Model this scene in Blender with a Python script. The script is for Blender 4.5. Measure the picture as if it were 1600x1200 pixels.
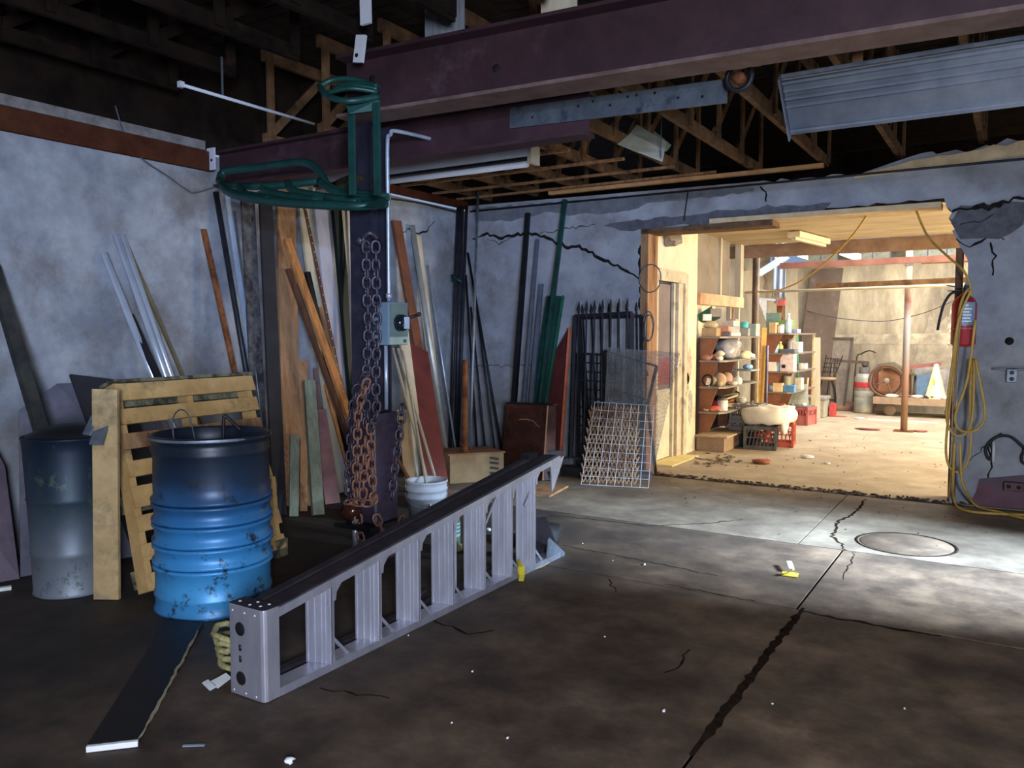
import bpy, math, random
from mathutils import Vector, Matrix
R_ = random.Random(7)
for o in list(bpy.data.objects): bpy.data.objects.remove(o, do_unlink=True)
SC = bpy.context.scene
COL = SC.collection

# ---------------------------------------------------------------- camera
FPX, EYE = 1261.0, 1.45
PITCH = math.atan(82/FPX); YAW = math.atan(785/math.hypot(FPX, 82))
cam = bpy.data.objects.new('camera', bpy.data.cameras.new('camera'))
cam.location = (0, 0, EYE); cam.rotation_euler = (math.pi/2-PITCH, 0, YAW)
cam.data.sensor_width = 36; cam.data.lens = FPX/1600*36; cam.data.clip_start = 0.05
COL.objects.link(cam); SC.camera = cam

# ---------------------------------------------------------------- light
SC.view_settings.view_transform = 'Standard'; SC.view_settings.look = 'None'
SC.view_settings.gamma = 1; SC.view_settings.use_curve_mapping = False
SC.view_settings.exposure = 0.0
w = bpy.data.worlds.new('world'); SC.world = w; w.use_nodes = True
w.node_tree.nodes['Background'].inputs[0].default_value = (0.42, 0.55, 0.85, 1)
w.node_tree.nodes['Background'].inputs[1].default_value = 0.6

def area(name, loc, aim, sx, sy, power, color, spread=180):
    L = bpy.data.lights.new(name, 'AREA'); L.shape = 'RECTANGLE'; L.size = sx; L.size_y = sy
    L.energy = power; L.color = color; L.spread = math.radians(spread)
    o = bpy.data.objects.new(name, L); o.location = loc
    o.rotation_euler = (Vector(aim)-Vector(loc)).to_track_quat('-Z', 'Y').to_euler()
    COL.objects.link(o); return o
COOL = (0.40, 0.56, 1.0); WARM = (1.0, 0.83, 0.58); DAY = (1.0, 0.96, 0.9)
# high strip window light behind the camera, added fill lamp for ladder and drum, side-door light over the floor strip, back-room daylight
area('window_daylight', (5.2, -4.2, 2.0), (-3.2, 6.5, 1.6), 1.4, 0.06, 900, COOL)
area('ladder_drum_fill', (1.4, -1.3, 1.6), (-2.8, 2.4, 0.3), .8, 1.0, 370, (0.72, 0.80, 1.0))  # added lamp standing free in the room, no door there
area('side_door_daylight', (9.0, 5.55, 4.8), (-1.0, 5.5, 0), 1.6, 1.6, 2500, (0.52, 0.72, 1.0), 60)
area('back_room_roof_daylight', (-0.9, 13.4, 3.5), (-1.6, 13.6, 0), 3.6, 3.2, 500, DAY)
area('back_room_door_daylight', (2.6, 10.2, 1.7), (-3.3, 10.0, 1.1), 2.6, 2.2, 540, WARM)

# ---------------------------------------------------------------- sightline maths: a photo point on a real plane of the room
_F = Vector((-math.sin(YAW)*math.cos(PITCH), math.cos(YAW)*math.cos(PITCH), -math.sin(PITCH)))
_R = Vector((math.cos(YAW), math.sin(YAW), 0)); _U = _R.cross(_F); _C = Vector((0, 0, EYE))
def ray(x, y): return _F*FPX + _R*(x-800) - _U*(y-600)
def G(x, y, z=0.0): d = ray(x, y); return _C + d*((z-EYE)/d.z)
def WX(x, y, X): d = ray(x, y); return _C + d*(X/d.x)
def WY(x, y, Y): d = ray(x, y); return _C + d*(Y/d.y)
V = Vector
XL, YB, HW = -5.46, 7.76, 2.84

# ---------------------------------------------------------------- materials
def lin(h):
    if isinstance(h, str):
        h = h.lstrip('#'); c = [int(h[i:i+2], 16)/255 for i in (0, 2, 4)]
    else: c = h
    return tuple(((x/12.92) if x <= 0.04045 else ((x+0.055)/1.055)**2.4) for x in c) + (1,)
MATS = {}
def M(name, c1, c2=None, scale=6, rough=0.85, metal=0.0, bump=0.15, c3=None, s3=1.6, t3=0.55, st=(1, 1, 1), w3=0.08, detail=6):
    if name in MATS: return MATS[name]
    m = bpy.data.materials.new(name); m.use_nodes = True; MATS[name] = m
    N = m.node_tree.nodes; L = m.node_tree.links; B = N['Principled BSDF']
    tc = N.new('ShaderNodeTexCoord'); mp = N.new('ShaderNodeMapping'); mp.inputs['Scale'].default_value = st
    L.new(tc.outputs['Object'], mp.inputs['Vector'])
    n = N.new('ShaderNodeTexNoise'); n.inputs['Scale'].default_value = scale; n.inputs['Detail'].default_value = detail
    n.inputs['Roughness'].default_value = 0.65
    L.new(mp.outputs[0], n.inputs['Vector'])
    r = N.new('ShaderNodeValToRGB'); r.color_ramp.elements[0].position = 0.35; r.color_ramp.elements[1].position = 0.65
    r.color_ramp.elements[0].color = lin(c1); r.color_ramp.elements[1].color = lin(c2 or c1)
    L.new(n.outputs['Fac'], r.inputs[0]); out = r.outputs[0]
    if c3:
        n2 = N.new('ShaderNodeTexNoise'); n2.inputs['Scale'].default_value = s3; n2.inputs['Detail'].default_value = 8
        n2.inputs['Roughness'].default_value = 0.7
        L.new(mp.outputs[0], n2.inputs['Vector'])
        r2 = N.new('ShaderNodeValToRGB'); r2.color_ramp.elements[0].position = t3-w3; r2.color_ramp.elements[1].position = t3+w3
        L.new(n2.outputs['Fac'], r2.inputs[0])
        mx = N.new('ShaderNodeMix'); mx.data_type = 'RGBA'
        L.new(r2.outputs[0], mx.inputs[0]); L.new(out, mx.inputs[6]); mx.inputs[7].default_value = lin(c3); out = mx.outputs[2]
    L.new(out, B.inputs['Base Color'])
    B.inputs['Roughness'].default_value = rough; B.inputs['Metallic'].default_value = metal
    if rough > .84: B.inputs['Specular IOR Level'].default_value = .12 if rough < .97 else 0
    if bump:
        b = N.new('ShaderNodeBump'); b.inputs['Strength'].default_value = bump; b.inputs['Distance'].default_value = 0.02
        L.new(n.outputs['Fac'], b.inputs['Height']); L.new(b.outputs[0], B.inputs['Normal'])
    m['_out'] = 1
    return m
def zband(name, stops, rough, metal, nscale=5, namp=0.12, zs=1.0, spots=None, bump=0.15, axis=2, bands=None):
    """colour by height on the thing itself (paint wear, rust, painted-in shade), broken up by noise"""
    m = bpy.data.materials.new(name); m.use_nodes = True
    N = m.node_tree.nodes; L = m.node_tree.links; B = N['Principled BSDF']
    tc = N.new('ShaderNodeTexCoord'); sp = N.new('ShaderNodeSeparateXYZ'); L.new(tc.outputs['Object'], sp.inputs[0])
    n = N.new('ShaderNodeTexNoise'); n.inputs['Scale'].default_value = nscale; n.inputs['Detail'].default_value = 8
    L.new(tc.outputs['Object'], n.inputs['Vector'])
    a = N.new('ShaderNodeMath'); a.operation = 'MULTIPLY_ADD'; a.inputs[1].default_value = namp*2; a.inputs[2].default_value = -namp
    L.new(n.outputs['Fac'], a.inputs[0])
    s = N.new('ShaderNodeMath'); s.operation = 'ADD'; L.new(a.outputs[0], s.inputs[0]); zm = N.new('ShaderNodeMath'); zm.operation = 'MULTIPLY'; zm.inputs[1].default_value = zs; L.new(sp.outputs[axis], zm.inputs[0]); L.new(zm.outputs[0], s.inputs[1])
    r = N.new('ShaderNodeValToRGB'); e = r.color_ramp.elements
    while len(e) < len(stops): e.new(0.5)
    for k, (p, c) in enumerate(stops): e[k].position = p; e[k].color = lin(c)
    L.new(s.outputs[0], r.inputs[0]); out = r.outputs[0]
    if spots:
        v = N.new('ShaderNodeTexNoise'); v.inputs['Scale'].default_value = spots[1]; v.inputs['Detail'].default_value = 10; v.inputs['Roughness'].default_value = .8
        L.new(tc.outputs['Object'], v.inputs['Vector'])
        r2 = N.new('ShaderNodeValToRGB'); r2.color_ramp.elements[0].position = spots[2]; r2.color_ramp.elements[1].position = spots[2]+.06
        L.new(v.outputs['Fac'], r2.inputs[0])
        mx = N.new('ShaderNodeMix'); mx.data_type = 'RGBA'; L.new(r2.outputs[0], mx.inputs[0]); L.new(out, mx.inputs[6])
        mx.inputs[7].default_value = lin(spots[0]); out = mx.outputs[2]
    L.new(out, B.inputs['Base Color']); B.inputs['Roughness'].default_value = rough; B.inputs['Metallic'].default_value = metal
    b = N.new('ShaderNodeBump'); b.inputs['Strength'].default_value = bump; b.inputs['Distance'].default_value = 0.02
    L.new(n.outputs['Fac'], b.inputs['Height']); L.new(b.outputs[0], B.inputs['Normal'])
    MATS[name] = m; return m

plaster = M('left_plaster', '80858c', 'a4a8ac', 3.2, .9, c3='6b6258', s3=1.1, t3=.59, bump=.25, w3=.12)
plaster_b = M('back_plaster', '85888d', 'a3a5a8', 3.0, .9, c3='6c6258', s3=1.1, t3=.62, bump=.35, w3=.12)
plaster_raw = M('broken_plaster', 'bfa580', 'dcc49a', 9, .95, bump=.6)
rubble_edge = M('broken_masonry', '3b342e', '75685a', 22, .95, bump=1.0)
cream = M('cream_paint', 'd6c7a6', 'e6dabd', 3, .8, c3='a8987c', s3=1.3, t3=.66, bump=.1)
cream_dirty = M('far_wall_paint', 'b5a88e', 'd2c6ab', 2.0, .85, c3='7c7264', s3=.8, t3=.52, st=(1.6, 1, .55), w3=.14)
crackm = M('crack_shadow', '1c1a19', '2c2826', 20, 1)
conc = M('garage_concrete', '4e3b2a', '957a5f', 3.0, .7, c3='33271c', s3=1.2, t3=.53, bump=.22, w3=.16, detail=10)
conc_l = M('strip_concrete', '6a5b4b', '95866f', 3.2, .7, c3='4a3c2e', s3=1.1, t3=.54, bump=.2, w3=.14, detail=10)  # far row paler: less dirt, with warm spilled light painted into it
conc_b = M('back_room_concrete', '988a73', 'b3a58c', 3.4, .8, c3='94836a', s3=1.0, t3=.58, bump=.12, w3=.12)
jointm = M('joint_dirt', '241b14', '382c22', 18, 1)
wood_old = M('old_timber', '5a4330', '7d6044', 7, .9, st=(1, 1, 1), bump=.3, c3='3c2d22', s3=3, t3=.58)
wood_red = M('red_brown_timber', '3f2014', '55301f', 7, .85)
deckm = M('roof_deck', '201a16', '332a23', 8, .95, bump=.3)
purple = M('primer_steel', '38252a', '4a3136', 4, .55, .35, .12, c3='5d4a50', s3=2.5, t3=.66)
flange = M('primer_flange', '5b4440', '77605a', 6, .6, .2, .2)
blue_steel = M('blue_grey_steel', '4c535a', '646b70', 7, .5, .5, .2, c3='2a3442', s3=9, t3=.62)
galv = M('galvanised', '9aa4af', 'b8c0c9', 5, .35, .45, .05)
galv_d = M('dull_galvanised', '69707a', '8d959e', 9, .5, .6, .1)
white_en = M('white_enamel', 'c3c8cf', 'd3d8de', 3, .5)
green_st = M('dark_green_steel', '133a34', '1c4a41', 6, .45, .2, .1, c3='0f2824', s3=5, t3=.6)
green_br = M('green_enamel', '1d5a43', '27704f', 5, .45, .1)
black_st = M('black_iron', '15161a', '24252b', 9, .5, .4, .2)
dark_pipe = M('dark_pipe', '26272c', '3a3b41', 9, .5, .5, .1)
rust = M('rust', '6d4129', '9a6541', 12, .85, .2, .5, c3='4b2c20', s3=4, t3=.56)
rust_br = M('rust_and_zinc', 'b98d66', 'e0c9a6', 14, .6, .2, .3, c3='86543a', s3=3.2, t3=.52)
rust_dk = M('dark_rust_plate', '4a2a20', '6c4030', 3, .55, .35, .25, c3='2a1814', s3=1.8, t3=.52)
redbrown = M('red_oxide_board', '5a2625', '6e3230', 5, .55, .1, c3='3f1d1d', s3=1.6, t3=.6)
orange = M('orange_edge', 'c0603f', 'd97a55', 6, .7)
alu = M('aluminium', 'b9b9c4', 'cfcfd8', 14, .38, .72, .06, st=(1, 1, .3))
alu_dark = M('grimy_aluminium', '2f2a2e', '423b40', 10, .5, .4, .1)
chrome = M('chrome_tube', 'c5cfdb', 'dde6ef', 3, .25, .5, 0)
pine = M('pallet_pine', 'b08a52', 'cfa96c', 5, .8, c3='6a5738', s3=2.4, t3=.6, st=(1, 1, 1), bump=.25)
pine_d = M('weathered_pallet_board', '6e6a52', '8d8768', 6, .85, c3='35352e', s3=7, t3=.52, bump=.3)
planks = [M('tan_board', '8b684a', 'a8825e', 7, .85, st=(3, 3, .5), bump=.3, c3='5f432f', s3=2, t3=.58),
          M('orange_board', 'a86a33', 'c98a4c', 7, .8, st=(3, 3, .5), bump=.3, c3='6f4424', s3=3, t3=.6),
          M('grey_green_board', '666a5a', '858a76', 7, .9, st=(3, 3, .5), bump=.3),
          M('grey_board', '6f7176', '8d9096', 7, .85, st=(3, 3, .5), bump=.2),
          M('cream_board', 'b5a88e', 'cabf a6'.replace(' ', ''), 5, .85, st=(2, 2, .4), bump=.1),
          M('pale_lilac_board', 'a3a2b0', 'b7b6c4', 5, .8, st=(2, 2, .4), bump=.1),
          M('white_board', 'c9c6c2', 'dedbd6', 5, .75, bump=.05),
          M('brown_board', '4d3528', '664838', 7, .85, st=(3, 3, .5), bump=.3),
          M('mauve_board', '6c4a48', '875f5b', 6, .8, bump=.2),
          M('charcoal_board', '1d1c20', '2b2a2f', 6, .8, bump=.2),
          M('rough_grey_bark', '4f4f50', '6f6c69', 18, .95, bump=.8, c3='3a3434', s3=8, t3=.52)]
TAN, ORG, GGR, GRY, CRM, LIL, WHT, BRN, MAU, CHR, BRK = planks
cardb = M('cardboard', '8a7253', 'a38a68', 6, .9)
yellow = M('yellow_hose', 'b7903c', 'cfa850', 12, .5, 0, .05)
yel_rag = M('yellow_rag', 'b7a024', 'd9c53a', 12, .8)
rope_m = M('yellow_green_rope', '8d8858', 'b5ad7a', 40, .9, bump=.6)
red_en = M('red_enamel', 'a01c22', 'b5262b', 4, .35, 0, 0)
label_m = M('blue_grey_label', '6c7f90', '98a7b3', 40, .5, 0, 0)
paper = M('white_paper', 'd8d8d4', 'ecece8', 10, .9, 0, .05)
cable = M('black_cable', '141416', '1f1f22', 8, .6, 0, 0)
cable_g = M('grey_cable', '3f454b', '565d63', 8, .6, 0, 0)
glass = M('glass_block', '9aa39c', 'c2cabf', 16, .2, 0, .3)
shelf_m = M('shelf_steel', '7d7468', '958b7d', 9, .6, .3, .1)
shelf_b = M('shelf_brown_side', '7a4a30', '93603f', 5, .7, 0, .1)
sheetm = M('dusty_sheet', '5a5a66', '757480', 2.2, .7, c3='3c3e4a', s3=1.2, t3=.55, w3=.15)
blk = M('black_plastic', '0e0f11', '1a1b1e', 7, .55)
grey_pl = M('grey_plastic', '7c7870', '948f86', 7, .7)
red_pl = M('red_plastic', '9c3a3c', 'b34a48', 7, .6)
pink_red = M('faded_red_plastic', 'a85752', 'bc6a62', 7, .7)
cols = {}
def C(hexc, rough=.75):
    k = 'paint_%s' % hexc
    if k in MATS: return MATS[k]
    c = [int(hexc[i:i+2], 16) for i in (0, 2, 4)]; d = ''.join('%02x' % min(255, int(v*1.13+4)) for v in c)
    return M(k, hexc, d, 14, rough, 0, .15)

# ---------------------------------------------------------------- mesh builder
def frame(d, side=None):
    d = d.normalized()
    if side is None: side = V((0, 0, 1)).cross(d) if abs(d.z) < .95 else V((1, 0, 0))
    side = (side - d*side.dot(d))
    if side.length < 1e-6: side = V((1, 0, 0)) - d*d.x
    side.normalize(); return side, d.cross(side).normalized()
class MB:
    def __init__(s): s.v = []; s.f = []; s.sm = []
    def add(s, vs, fs, smooth=False):
        b = len(s.v); s.v += [V(p) for p in vs]; s.f += [tuple(i+b for i in f) for f in fs]; s.sm += [smooth]*len(fs); return s
    def box(s, c, size, rot=None):
        c = V(c); h = V(size)/2; vs = []
        for z in (-1, 1):
            for y in (-1, 1):
                for x in (-1, 1):
                    p = V((x*h.x, y*h.y, z*h.z)); vs.append(c + (rot @ p if rot else p))
        return s.add(vs, [(0, 2, 3, 1), (4, 5, 7, 6), (0, 1, 5, 4), (2, 6, 7, 3), (0, 4, 6, 2), (1, 3, 7, 5)])
    def bb(s, a, b):
        a = V(a); b = V(b); return s.box((a+b)/2, [abs(b[i]-a[i]) for i in range(3)])
    def bar(s, p0, p1, w, t, side=None):
        p0 = V(p0); p1 = V(p1); a, b = frame(p1-p0, side); vs = []
        for p in (p0, p1):
            for u, q in ((-1, -1), (1, -1), (1, 1), (-1, 1)): vs.append(p + a*u*w/2 + b*q*t/2)
        return s.add(vs, [(0, 3, 2, 1), (4, 5, 6, 7)] + [(i, (i+1) % 4, (i+1) % 4+4, i+4) for i in range(4)])
    def tube(s, pts, r, n=8, closed=False, caps=True):
        pts = [V(p) for p in pts]; m = len(pts); rings = []
        prev = None
        for i, p in enumerate(pts):
            if closed: d = pts[(i+1) % m]-pts[i-1]
            else: d = pts[min(i+1, m-1)]-pts[max(i-1, 0)]
            a, b = frame(d, prev); prev = a
            rr = r[i] if isinstance(r, (list, tuple)) else r
            rings.append([p + (a*math.cos(2*math.pi*k/n)+b*math.sin(2*math.pi*k/n))*rr for k in range(n)])
        vs = [q for g in rings for q in g]; fs = []
        for i in range(m if closed else m-1):
            j = (i+1) % m
            for k in range(n): fs.append((i*n+k, i*n+(k+1) % n, j*n+(k+1) % n, j*n+k))
        b0 = len(s.v); s.add(vs, fs, True)
        if caps and not closed:
            s.f.append(tuple(b0+k for k in reversed(range(n)))); s.f.append(tuple(b0+(m-1)*n+k for k in range(n))); s.sm += [False, False]
        return s
    def lathe(s, c, prof, n=32, axis=None, cap0=False, cap1=False, smooth=True):
        c = V(c); ax = (axis or V((0, 0, 1))).normalized(); a, b = frame(ax, V((1, 0, 0)) if abs(ax.x) < .9 else V((0, 1, 0)))
        vs = []; fs = []; m = len(prof)
        for r, z in prof:
            for k in range(n):
                t = 2*math.pi*k/n; vs.append(c + ax*z + (a*math.cos(t)+b*math.sin(t))*r)
        for i in range(m-1):
            for k in range(n): fs.append((i*n+k, i*n+(k+1) % n, (i+1)*n+(k+1) % n, (i+1)*n+k))
        b0 = len(s.v); s.add(vs, fs, smooth)
        if cap0: s.f.append(tuple(b0+k for k in reversed(range(n)))); s.sm.append(False)
        if cap1: s.f.append(tuple(b0+(m-1)*n+k for k in range(n))); s.sm.append(False)
        return s
    def prism(s, pts, off):
        pts = [V(p) for p in pts]; off = V(off); n = len(pts)
        return s.add(pts+[p+off for p in pts], [tuple(reversed(range(n))), tuple(range(n, 2*n))] + [(i, (i+1) % n, (i+1) % n+n, i+n) for i in range(n)])
    def blob(s, c, size, seed=0, n=10, m=7, amp=.12, flat=0):
        rr = random.Random(seed); c = V(c); vs = [c+V((0, 0, -size[2]/2))]; ph = [rr.uniform(0, 6) for _ in range(6)]
        for j in range(1, m):
            t = math.pi*j/m
            for k in range(n):
                a = 2*math.pi*k/n; q = 1+amp*(math.sin(2*a+ph[0]+t*2)+math.sin(3*a+ph[1]-t*3)*.7+rr.uniform(-.4, .4))
                z = -math.cos(t)*size[2]/2
                if flat and z < 0: z = -size[2]/2*min(1, abs(math.cos(t))*1.6)
                vs.append(c+V((math.sin(t)*math.cos(a)*size[0]/2*q, math.sin(t)*math.sin(a)*size[1]/2*q, z)))
        vs.append(c+V((0, 0, size[2]/2))); fs = []
        for k in range(n): fs.append((0, 1+(k+1) % n, 1+k))
        for j in range(m-2):
            for k in range(n): fs.append((1+j*n+k, 1+j*n+(k+1) % n, 1+(j+1)*n+(k+1) % n, 1+(j+1)*n+k))
        l = len(vs)-1; b = 1+(m-2)*n
        for k in range(n): fs.append((b+k, b+(k+1) % n, l))
        return s.add(vs, fs, True)
def smoothpath(pts, k=6):
    pts = [V(p) for p in pts]; out = []
    for i in range(len(pts)-1):
        p0 = pts[max(i-1, 0)]; p1 = pts[i]; p2 = pts[i+1]; p3 = pts[min(i+2, len(pts)-1)]
        for j in range(k):
            t = j/k; out.append(.5*((2*p1)+(p2-p0)*t+(2*p0-5*p1+4*p2-p3)*t*t+(3*p1-p0-3*p2+p3)*t**3))
    out.append(pts[-1]); return out
WL = {}
def mesh_of(name, mb, mat, org):
    me = bpy.data.meshes.new(name); me.from_pydata([tuple(p-org) for p in mb.v], [], mb.f)
    me.polygons.foreach_set('use_smooth', mb.sm); me.update()
    if mat: me.materials.append(mat)
    return me
def obj(name, mb, mat, parent=None, label=None, cat=None, group=None, kind=None, origin=None, bevel=0):
    if parent is not None: org = WL[parent.name]
    elif origin is not None: org = V(origin)
    else:
        xs = [p.x for p in mb.v]; ys = [p.y for p in mb.v]; org = V(((min(xs)+max(xs))/2, (min(ys)+max(ys))/2, min(p.z for p in mb.v)))
    o = bpy.data.objects.new(name, mesh_of(name, mb, mat, org)); COL.objects.link(o)
    if parent is not None: o.parent = parent
    else: o.location = org
    WL[o.name] = org.copy()
    if bevel:
        b = o.modifiers.new('bevel', 'BEVEL'); b.width = bevel; b.segments = 2; b.limit_method = 'ANGLE'
    if label: o['label'] = label
    if cat: o['category'] = cat
    if group: o['group'] = group
    if kind: o['kind'] = kind
    return o
def thing(name, label, cat, loc, group=None):
    o = bpy.data.objects.new(name, None); o.empty_display_size = .1; o.location = V(loc); COL.objects.link(o); WL[o.name] = V(loc)
    o['label'] = label; o['category'] = cat
    if group: o['group'] = group
    return o
def piece(name, mesh, loc, parent, rot=None):      # shares mesh data between alike pieces; loc in world
    o = bpy.data.objects.new(name, mesh); COL.objects.link(o); o.parent = parent; o.location = V(loc)-WL[parent.name]
    if rot is not None: o.rotation_mode = 'QUATERNION'; o.rotation_quaternion = rot
    return o
def st(name, mb, mat, **k): return obj(name, mb, mat, kind='structure', origin=(0, 0, 0), **k)

# ================================================================ STRUCTURE
N = conc.node_tree.nodes; L = conc.node_tree.links; B = N['Principled BSDF']     # oily concrete, blackened towards the left to paint in the shade there
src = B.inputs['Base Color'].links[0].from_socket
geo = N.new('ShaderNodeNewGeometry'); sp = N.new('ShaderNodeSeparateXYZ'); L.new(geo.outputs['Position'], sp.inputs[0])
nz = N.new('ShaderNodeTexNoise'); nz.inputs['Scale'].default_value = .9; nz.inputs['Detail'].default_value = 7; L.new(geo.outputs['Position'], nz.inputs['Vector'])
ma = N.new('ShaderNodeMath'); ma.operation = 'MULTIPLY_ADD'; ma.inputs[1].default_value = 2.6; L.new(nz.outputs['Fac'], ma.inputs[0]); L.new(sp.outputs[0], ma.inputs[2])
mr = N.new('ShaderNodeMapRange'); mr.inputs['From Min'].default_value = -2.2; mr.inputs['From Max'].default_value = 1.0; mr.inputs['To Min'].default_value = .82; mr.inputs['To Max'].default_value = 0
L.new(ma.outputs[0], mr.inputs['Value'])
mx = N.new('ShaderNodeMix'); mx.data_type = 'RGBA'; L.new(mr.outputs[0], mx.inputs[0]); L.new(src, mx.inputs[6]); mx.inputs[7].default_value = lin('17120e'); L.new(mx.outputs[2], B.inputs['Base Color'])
# floor: slabs parted by recessed joints, dirt bed below
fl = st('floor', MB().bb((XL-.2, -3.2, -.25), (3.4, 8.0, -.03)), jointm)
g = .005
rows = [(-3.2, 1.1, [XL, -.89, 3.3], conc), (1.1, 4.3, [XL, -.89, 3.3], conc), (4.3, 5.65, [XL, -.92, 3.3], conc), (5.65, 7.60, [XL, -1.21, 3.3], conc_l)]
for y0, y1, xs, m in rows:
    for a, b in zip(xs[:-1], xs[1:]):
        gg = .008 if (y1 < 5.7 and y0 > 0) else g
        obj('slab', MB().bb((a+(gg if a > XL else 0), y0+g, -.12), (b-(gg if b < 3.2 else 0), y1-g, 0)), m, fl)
# threshold strip between the rooms, crumbling
mb = MB(); n = 40
edge = [V((-3.25+2.95*i/n, 7.66+R_.uniform(-.02, .02), 0)) for i in range(n+1)]
mb.prism([V((3.3, 7.62, -.1)), V((XL, 7.62, -.1)), V((XL, 7.74, -.1)), V((3.3, 7.74, -.1))], (0, 0, .095))
obj('threshold', mb, rubble_edge, fl)
mb = MB(); n = 60
pts = [V((XL+.2, 7.74, -.06))]
for i in range(n+1): pts.append(V((-3.3+3.1*i/n, 7.70+R_.uniform(-.035, .035), -.06)))
pts += [V((3.3, 7.74, -.06)), V((3.3, 16.4, -.06)), V((XL+.2, 16.4, -.06))]
mb.prism(pts, (0, 0, .06))
st('floor_back_room', mb, conc_b)
def ribbon(pts, wid, nrm, lift=.002, jit=.006, seed=1):
    rr = random.Random(seed); pts = [V(p) for p in pts]; fine = []
    for a, b in zip(pts[:-1], pts[1:]):
        k = max(2, int((b-a).length/.035))
        for i in range(k): fine.append(a.lerp(b, i/k))
    fine.append(pts[-1]); nrm = V(nrm); m = MB(); vs = []; L = len(fine)
    for i, p in enumerate(fine):
        d = (fine[min(i+1, L-1)]-fine[max(i-1, 0)]).normalized(); sd = nrm.cross(d).normalized()
        p = p + sd*rr.uniform(-jit, jit)*2; ww = wid*(.35+rr.uniform(.3, .9))*(1 if 3 < i < L-4 else .5)
        vs += [p-sd*ww/2+nrm*lift, p+sd*ww/2+nrm*lift, p-sd*ww/2-nrm*.002, p+sd*ww/2-nrm*.002]
    fs = []
    for i in range(L-1):
        a = 4*i; b = a+4; fs += [(a, a+1, b+1, b), (a+2, b+2, b+3, a+3), (a, b, b+2, a+2), (a+1, a+3, b+3, b+1)]
    return m.add(vs, fs)
# cracks in the floor
for sd, pl, wd in ((1, [(1320, 860), (1315, 850), (1300, 838), (1306, 825), (1310, 815), (1330, 805), (1345, 792), (1352, 780)], .02),
                   (2, [(1335, 862), (1327, 885), (1315, 905)], .008), (3, [(1040, 912), (1100, 925), (1180, 940)], .01),
                   (4, [(860, 805), (930, 812), (1010, 822), (1100, 818), (1160, 812)], .012), (5, [(950, 905), (962, 925)], .012),
                   (6, [(1075, 1015), (1065, 1040), (1040, 1052)], .012), (7, [(880, 852), (1000, 875), (1120, 900)], .007),
                   (8, [(680, 970), (730, 990), (770, 985)], .02), (9, [(500, 1075), (560, 1085), (610, 1090)], .012),
                   (10, [(1255, 950), (1200, 1020), (1150, 1090), (1080, 1180)], .04), (11, [(1250, 955), (1330, 970), (1470, 995)], .025)):
    obj('crack', ribbon([G(*p) for p in pl], wd, (0, 0, 1), .0015, .006 if wd < .03 else .003, sd), jointm if sd < 10 else jointm, fl)
mh = G(1415, 850)
obj('manhole_cover', MB().lathe(mh, [(.0, .004), (.285, .004), (.29, .0)], 40), conc, fl)
obj('manhole_ring', MB().lathe(mh, [(.30, .0), (.302, .003), (.318, .003), (.32, .0)], 40), jointm, fl)

# left wall
mb = MB().bb((XL-.25, -3.2, -.05), (XL, 8.05, HW))
wl = st('wall_left', mb, plaster)
obj('crack', ribbon([WX(x, y, XL) for x, y in [(626, 362), (640, 358), (650, 365), (665, 362), (678, 345)]], .018, (1, 0, 0), .002, .008, 9), crackm, wl)
st('trim_1', MB().bb((XL, -3, HW-.13), (XL+.045, 4.25, HW+.02)), wood_red)
st('trim_2', MB().bb((XL-.2, -3, HW+.03), (XL+.02, 4.2, HW+.10)), M('sooty_plaster', '6c6864', '8d8984', 9, .95))
# back wall, broken opening
def jag(a, b, k, amp, seed):
    rr = random.Random(seed); a = V(a); b = V(b); return [a.lerp(b, i/k)+V((rr.uniform(-amp, amp), 0, rr.uniform(-amp, amp))) for i in range(1, k)]
XJ0, XJ1, ZO = -3.24, -0.44, 2.50
Y0 = YB
top = [V((XL, Y0, 2.90))] + [V((-2.2, Y0, 2.86))] + jag((-2.2, Y0, 2.86), (-1.2, Y0, 2.84), 12, .02, 3) + [V((-1.2, Y0, 2.84)), V((-.9, Y0, 2.92))] + \
      jag((-.9, Y0, 2.92), (.4, Y0, 3.02), 16, .035, 5) + [V((.4, Y0, 3.02)), V((3.3, Y0, 3.05))]
rj = [V((XJ1+.06, Y0, 0)), V((XJ1+.05, Y0, .7)), V((XJ1+.03, Y0, 1.3))] + jag((XJ1+.03, Y0, 1.3), (XJ1+.12, Y0, 2.1), 14, .03, 8) + [V((XJ1+.02, Y0, 2.18))] + \
     jag((XJ1+.02, Y0, 2.18), (XJ1-.08, Y0, 2.56), 10, .025, 9) + [V((XJ1-.10, Y0, 2.57))]
lin_ = jag((XJ1-.12, Y0, 2.57), (-2.4, Y0, 2.545), 22, .012, 10) + [V((-2.4, Y0, 2.50))] + jag((-2.4, Y0, 2.5), (XJ0, Y0, 2.49), 10, .014, 4)
lj = [V((XJ0, Y0, 2.48))] + jag((XJ0-.02, Y0, 2.46), (XJ0-.03, Y0, 1.3), 26, .03, 12) + [V((XJ0, Y0, .9)), V((XJ0, Y0, 0))]
outl = [V((XL, Y0, -.05))] + top + [V((3.3, Y0, -.05))] + rj + lin_ + lj
me_mb = MB().prism(outl, (0, .24, 0))
wb = st('wall_back', me_mb, plaster_b)
wb.data.materials.append(rubble_edge)
nn = len(outl)
for i, p in enumerate(wb.data.polygons):
    if i >= 2: p.material_index = 1
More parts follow.
